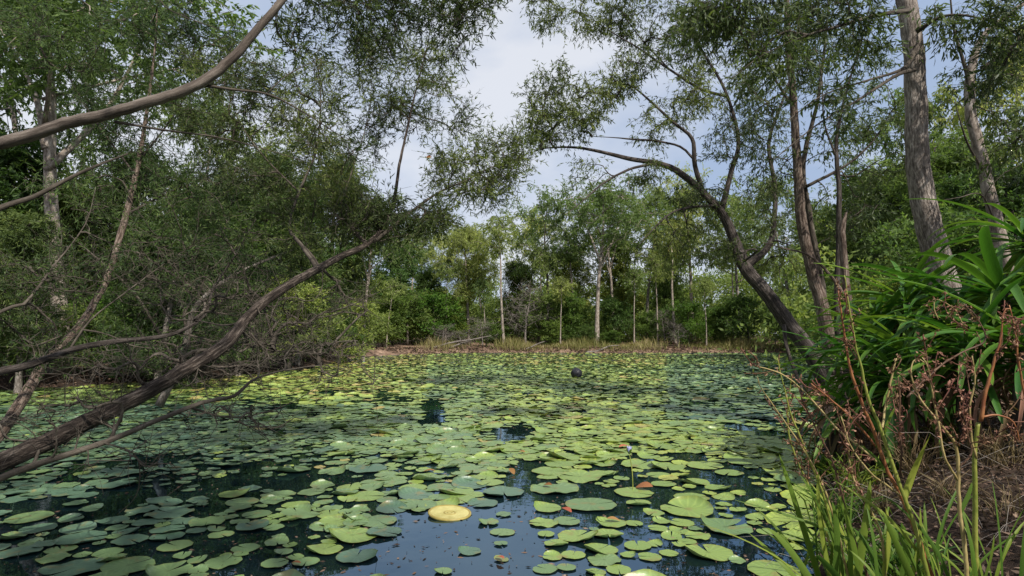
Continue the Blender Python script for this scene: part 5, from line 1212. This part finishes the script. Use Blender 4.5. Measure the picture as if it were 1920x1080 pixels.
def black_ball():
    p = GP(1081, 708); rng = np.random.default_rng(9)
    r = 10.5/F0*p[1]
    root = empty('floating_ball', (p[0], p[1], r*.72), 'black knobbly ball floating among the pads far out on the pond', 'ball')
    g = G(); prof = [(max(.001, r*math.sin(a)), -r*math.cos(a)*.95) for a in np.linspace(.02, math.pi-.02, 22)]
    lathe(g, prof, 32)
    V = g.V[0]; u = norm(V); th = np.arctan2(u[:, 1], u[:, 0]); ph = np.arccos(np.clip(u[:, 2], -1, 1))
    g.V[0] = V*(1+.035*np.sin(th*9)*np.sin(ph*9)+.02*np.sin(th*4+ph*6))[:, None]
    g.build('body', plain_mat('black_rubber', (.006, .006, .008), (.022, .021, .028), .5, 18, .4, .3), root, smooth=True)
    g = G(); lathe(g, [(.0005, r*1.10), (r*.10, r*1.08), (r*.13, r*1.0), (r*.15, r*.9)], 14); g.build('knob', plain_mat('black_knob', (.012, .014, .010), (.04, .04, .03), .6), root, smooth=True)
black_ball()

def water_lily():
    b = GP(1187, 920); top = P(1180, 850, b[1]*math.cos(PITCH))
    root = empty('water_lily', b, 'small pale blue water lily flower on a tall green stem', 'flower')
    g = G(); C = spline([(*(b-[0, 0, .05]), .0045), (*(b*.5+top*.5+np.array([.008, 0, 0])), .004), (*top, .0035)], .02); tube(g, C[:, :3], C[:, 3], 8); g.build('stem', M_stalk_g, root, b, True)
    mp_ = plain_mat('petal_blue', (.42, .42, .72), (.62, .62, .85), .5, 8, .3, .05)
    for ring, (n, tilt, s) in enumerate([(6, .30, 1.0), (6, .16, .95)]):
        for k in range(n):
            a = (k+.5*ring)/n*2*math.pi; rad = np.array([math.cos(a), math.sin(a), 0]); side = np.array([-rad[1], rad[0], 0])
            V, t = [], np.linspace(0, 1, 7)
            for tt in t:
                w = .011*math.sin(math.pi*min(1, tt*.85+.12))*s; c = top+rad*(.004+.055*s*tt*math.sin(tilt)*1.1)+np.array([0, 0, .058*s*tt])
                V += [c-side*w, c+rad*.003, c+side*w]
            q = [[i*3+j, i*3+j+1, i*3+3+j+1, i*3+3+j] for i in range(6) for j in range(2)]
            g = G(); g.add(V, q); g.build('petal', mp_, root, b, True)
    for k in range(4):
        a = k/4*2*math.pi+.3; rad = np.array([math.cos(a), math.sin(a), 0]); side = np.array([-rad[1], rad[0], 0]); V = []
        for tt in np.linspace(0, 1, 6):
            w = .009*math.sin(math.pi*min(1, tt*.9+.1)); c = top-[0, 0, .003]+rad*(.006+.022*tt)+np.array([0, 0, .048*tt]); V += [c-side*w, c+rad*.003, c+side*w]
        g = G(); g.add(V, [[i*3+j, i*3+j+1, i*3+3+j+1, i*3+3+j] for i in range(5) for j in range(2)]); g.build('sepal', M_sedge, root, b, True)
water_lily()

def fallen_leaf(px, py, size, label, z=.022, seed=0, d=None, mat=None):
    rng = np.random.default_rng(seed)
    p = GP(px, py, z) if d is None else P(px, py, d)
    n = 9; t = np.linspace(0, 1, n); w = .26*size*np.sin(math.pi*np.clip(t*.95+.03, 0, 1))**.8; V = []
    for tt, ww in zip(t, w):
        zc = .10*size*math.sin(tt*2.6)
        V += [((tt-.5)*size, -ww, zc+.25*ww), ((tt-.5)*size, 0, zc), ((tt-.5)*size, ww, zc+.32*ww)]
    g = G(); g.add(V, [[i*3+j, i*3+j+1, i*3+3+j+1, i*3+3+j] for i in range(n-1) for j in range(2)], None, .55+.2*rng.normal())
    o = link('fallen_leaf' if d is None else 'hanging_leaf', g.mesh('dry_leaf', mat or M_rust, smooth=True), None, p)
    o.rotation_euler = (rng.normal()*.15, rng.normal()*.15, rng.uniform(0, 6.3)) if d is None else (1.2+.3*rng.normal(), .3, rng.normal()*.5)
    tag(o, label, 'leaf', 'fallen leaves on the lily pads' if d is None else None)
M_rust = leaf_mat('rust_leaf', [(0, (.16, .05, .02)), (.5, (.30, .11, .05)), (1, (.42, .20, .10))], objvar=.25, rough=.7, spec=.2, trans=.2)
for i, a in enumerate([(1027, 910, .09, 'red-brown dry leaf on the large pad left of the blue flower'), (1062, 957, .10, 'brown curled leaf on the left rim of the big pad below the yellowed group'),
                       (960, 884, .10, 'pinkish brown leaf beside the top of the open water'), (978, 848, .09, 'rust leaf among the pads above the open water'), (1170, 838, .13, 'orange-brown leaf just beyond the blue flower'),
                       (1208, 914, .16, 'long red leaf edge at the pad under the blue flower'), (1150, 975, .09, 'brown leaf on the pad cluster right of the open water'), (805, 884, .11, 'orange-brown leaf standing up left of the disc'),
                       (880, 951, .05, 'small red-brown leaf at the top edge of the yellow disc'), (938, 1046, .06, 'dark brown leaf at the small pad group in the open water'), (555, 1056, .06, 'reddish leaf at the bottom left of the open water')]):
    fallen_leaf(a[0], a[1], a[2], a[3], seed=400+i)
fallen_leaf(804, 295, .085, 'single orange-brown dry leaf caught in the leaning tree twigs', d=6.4, seed=420)
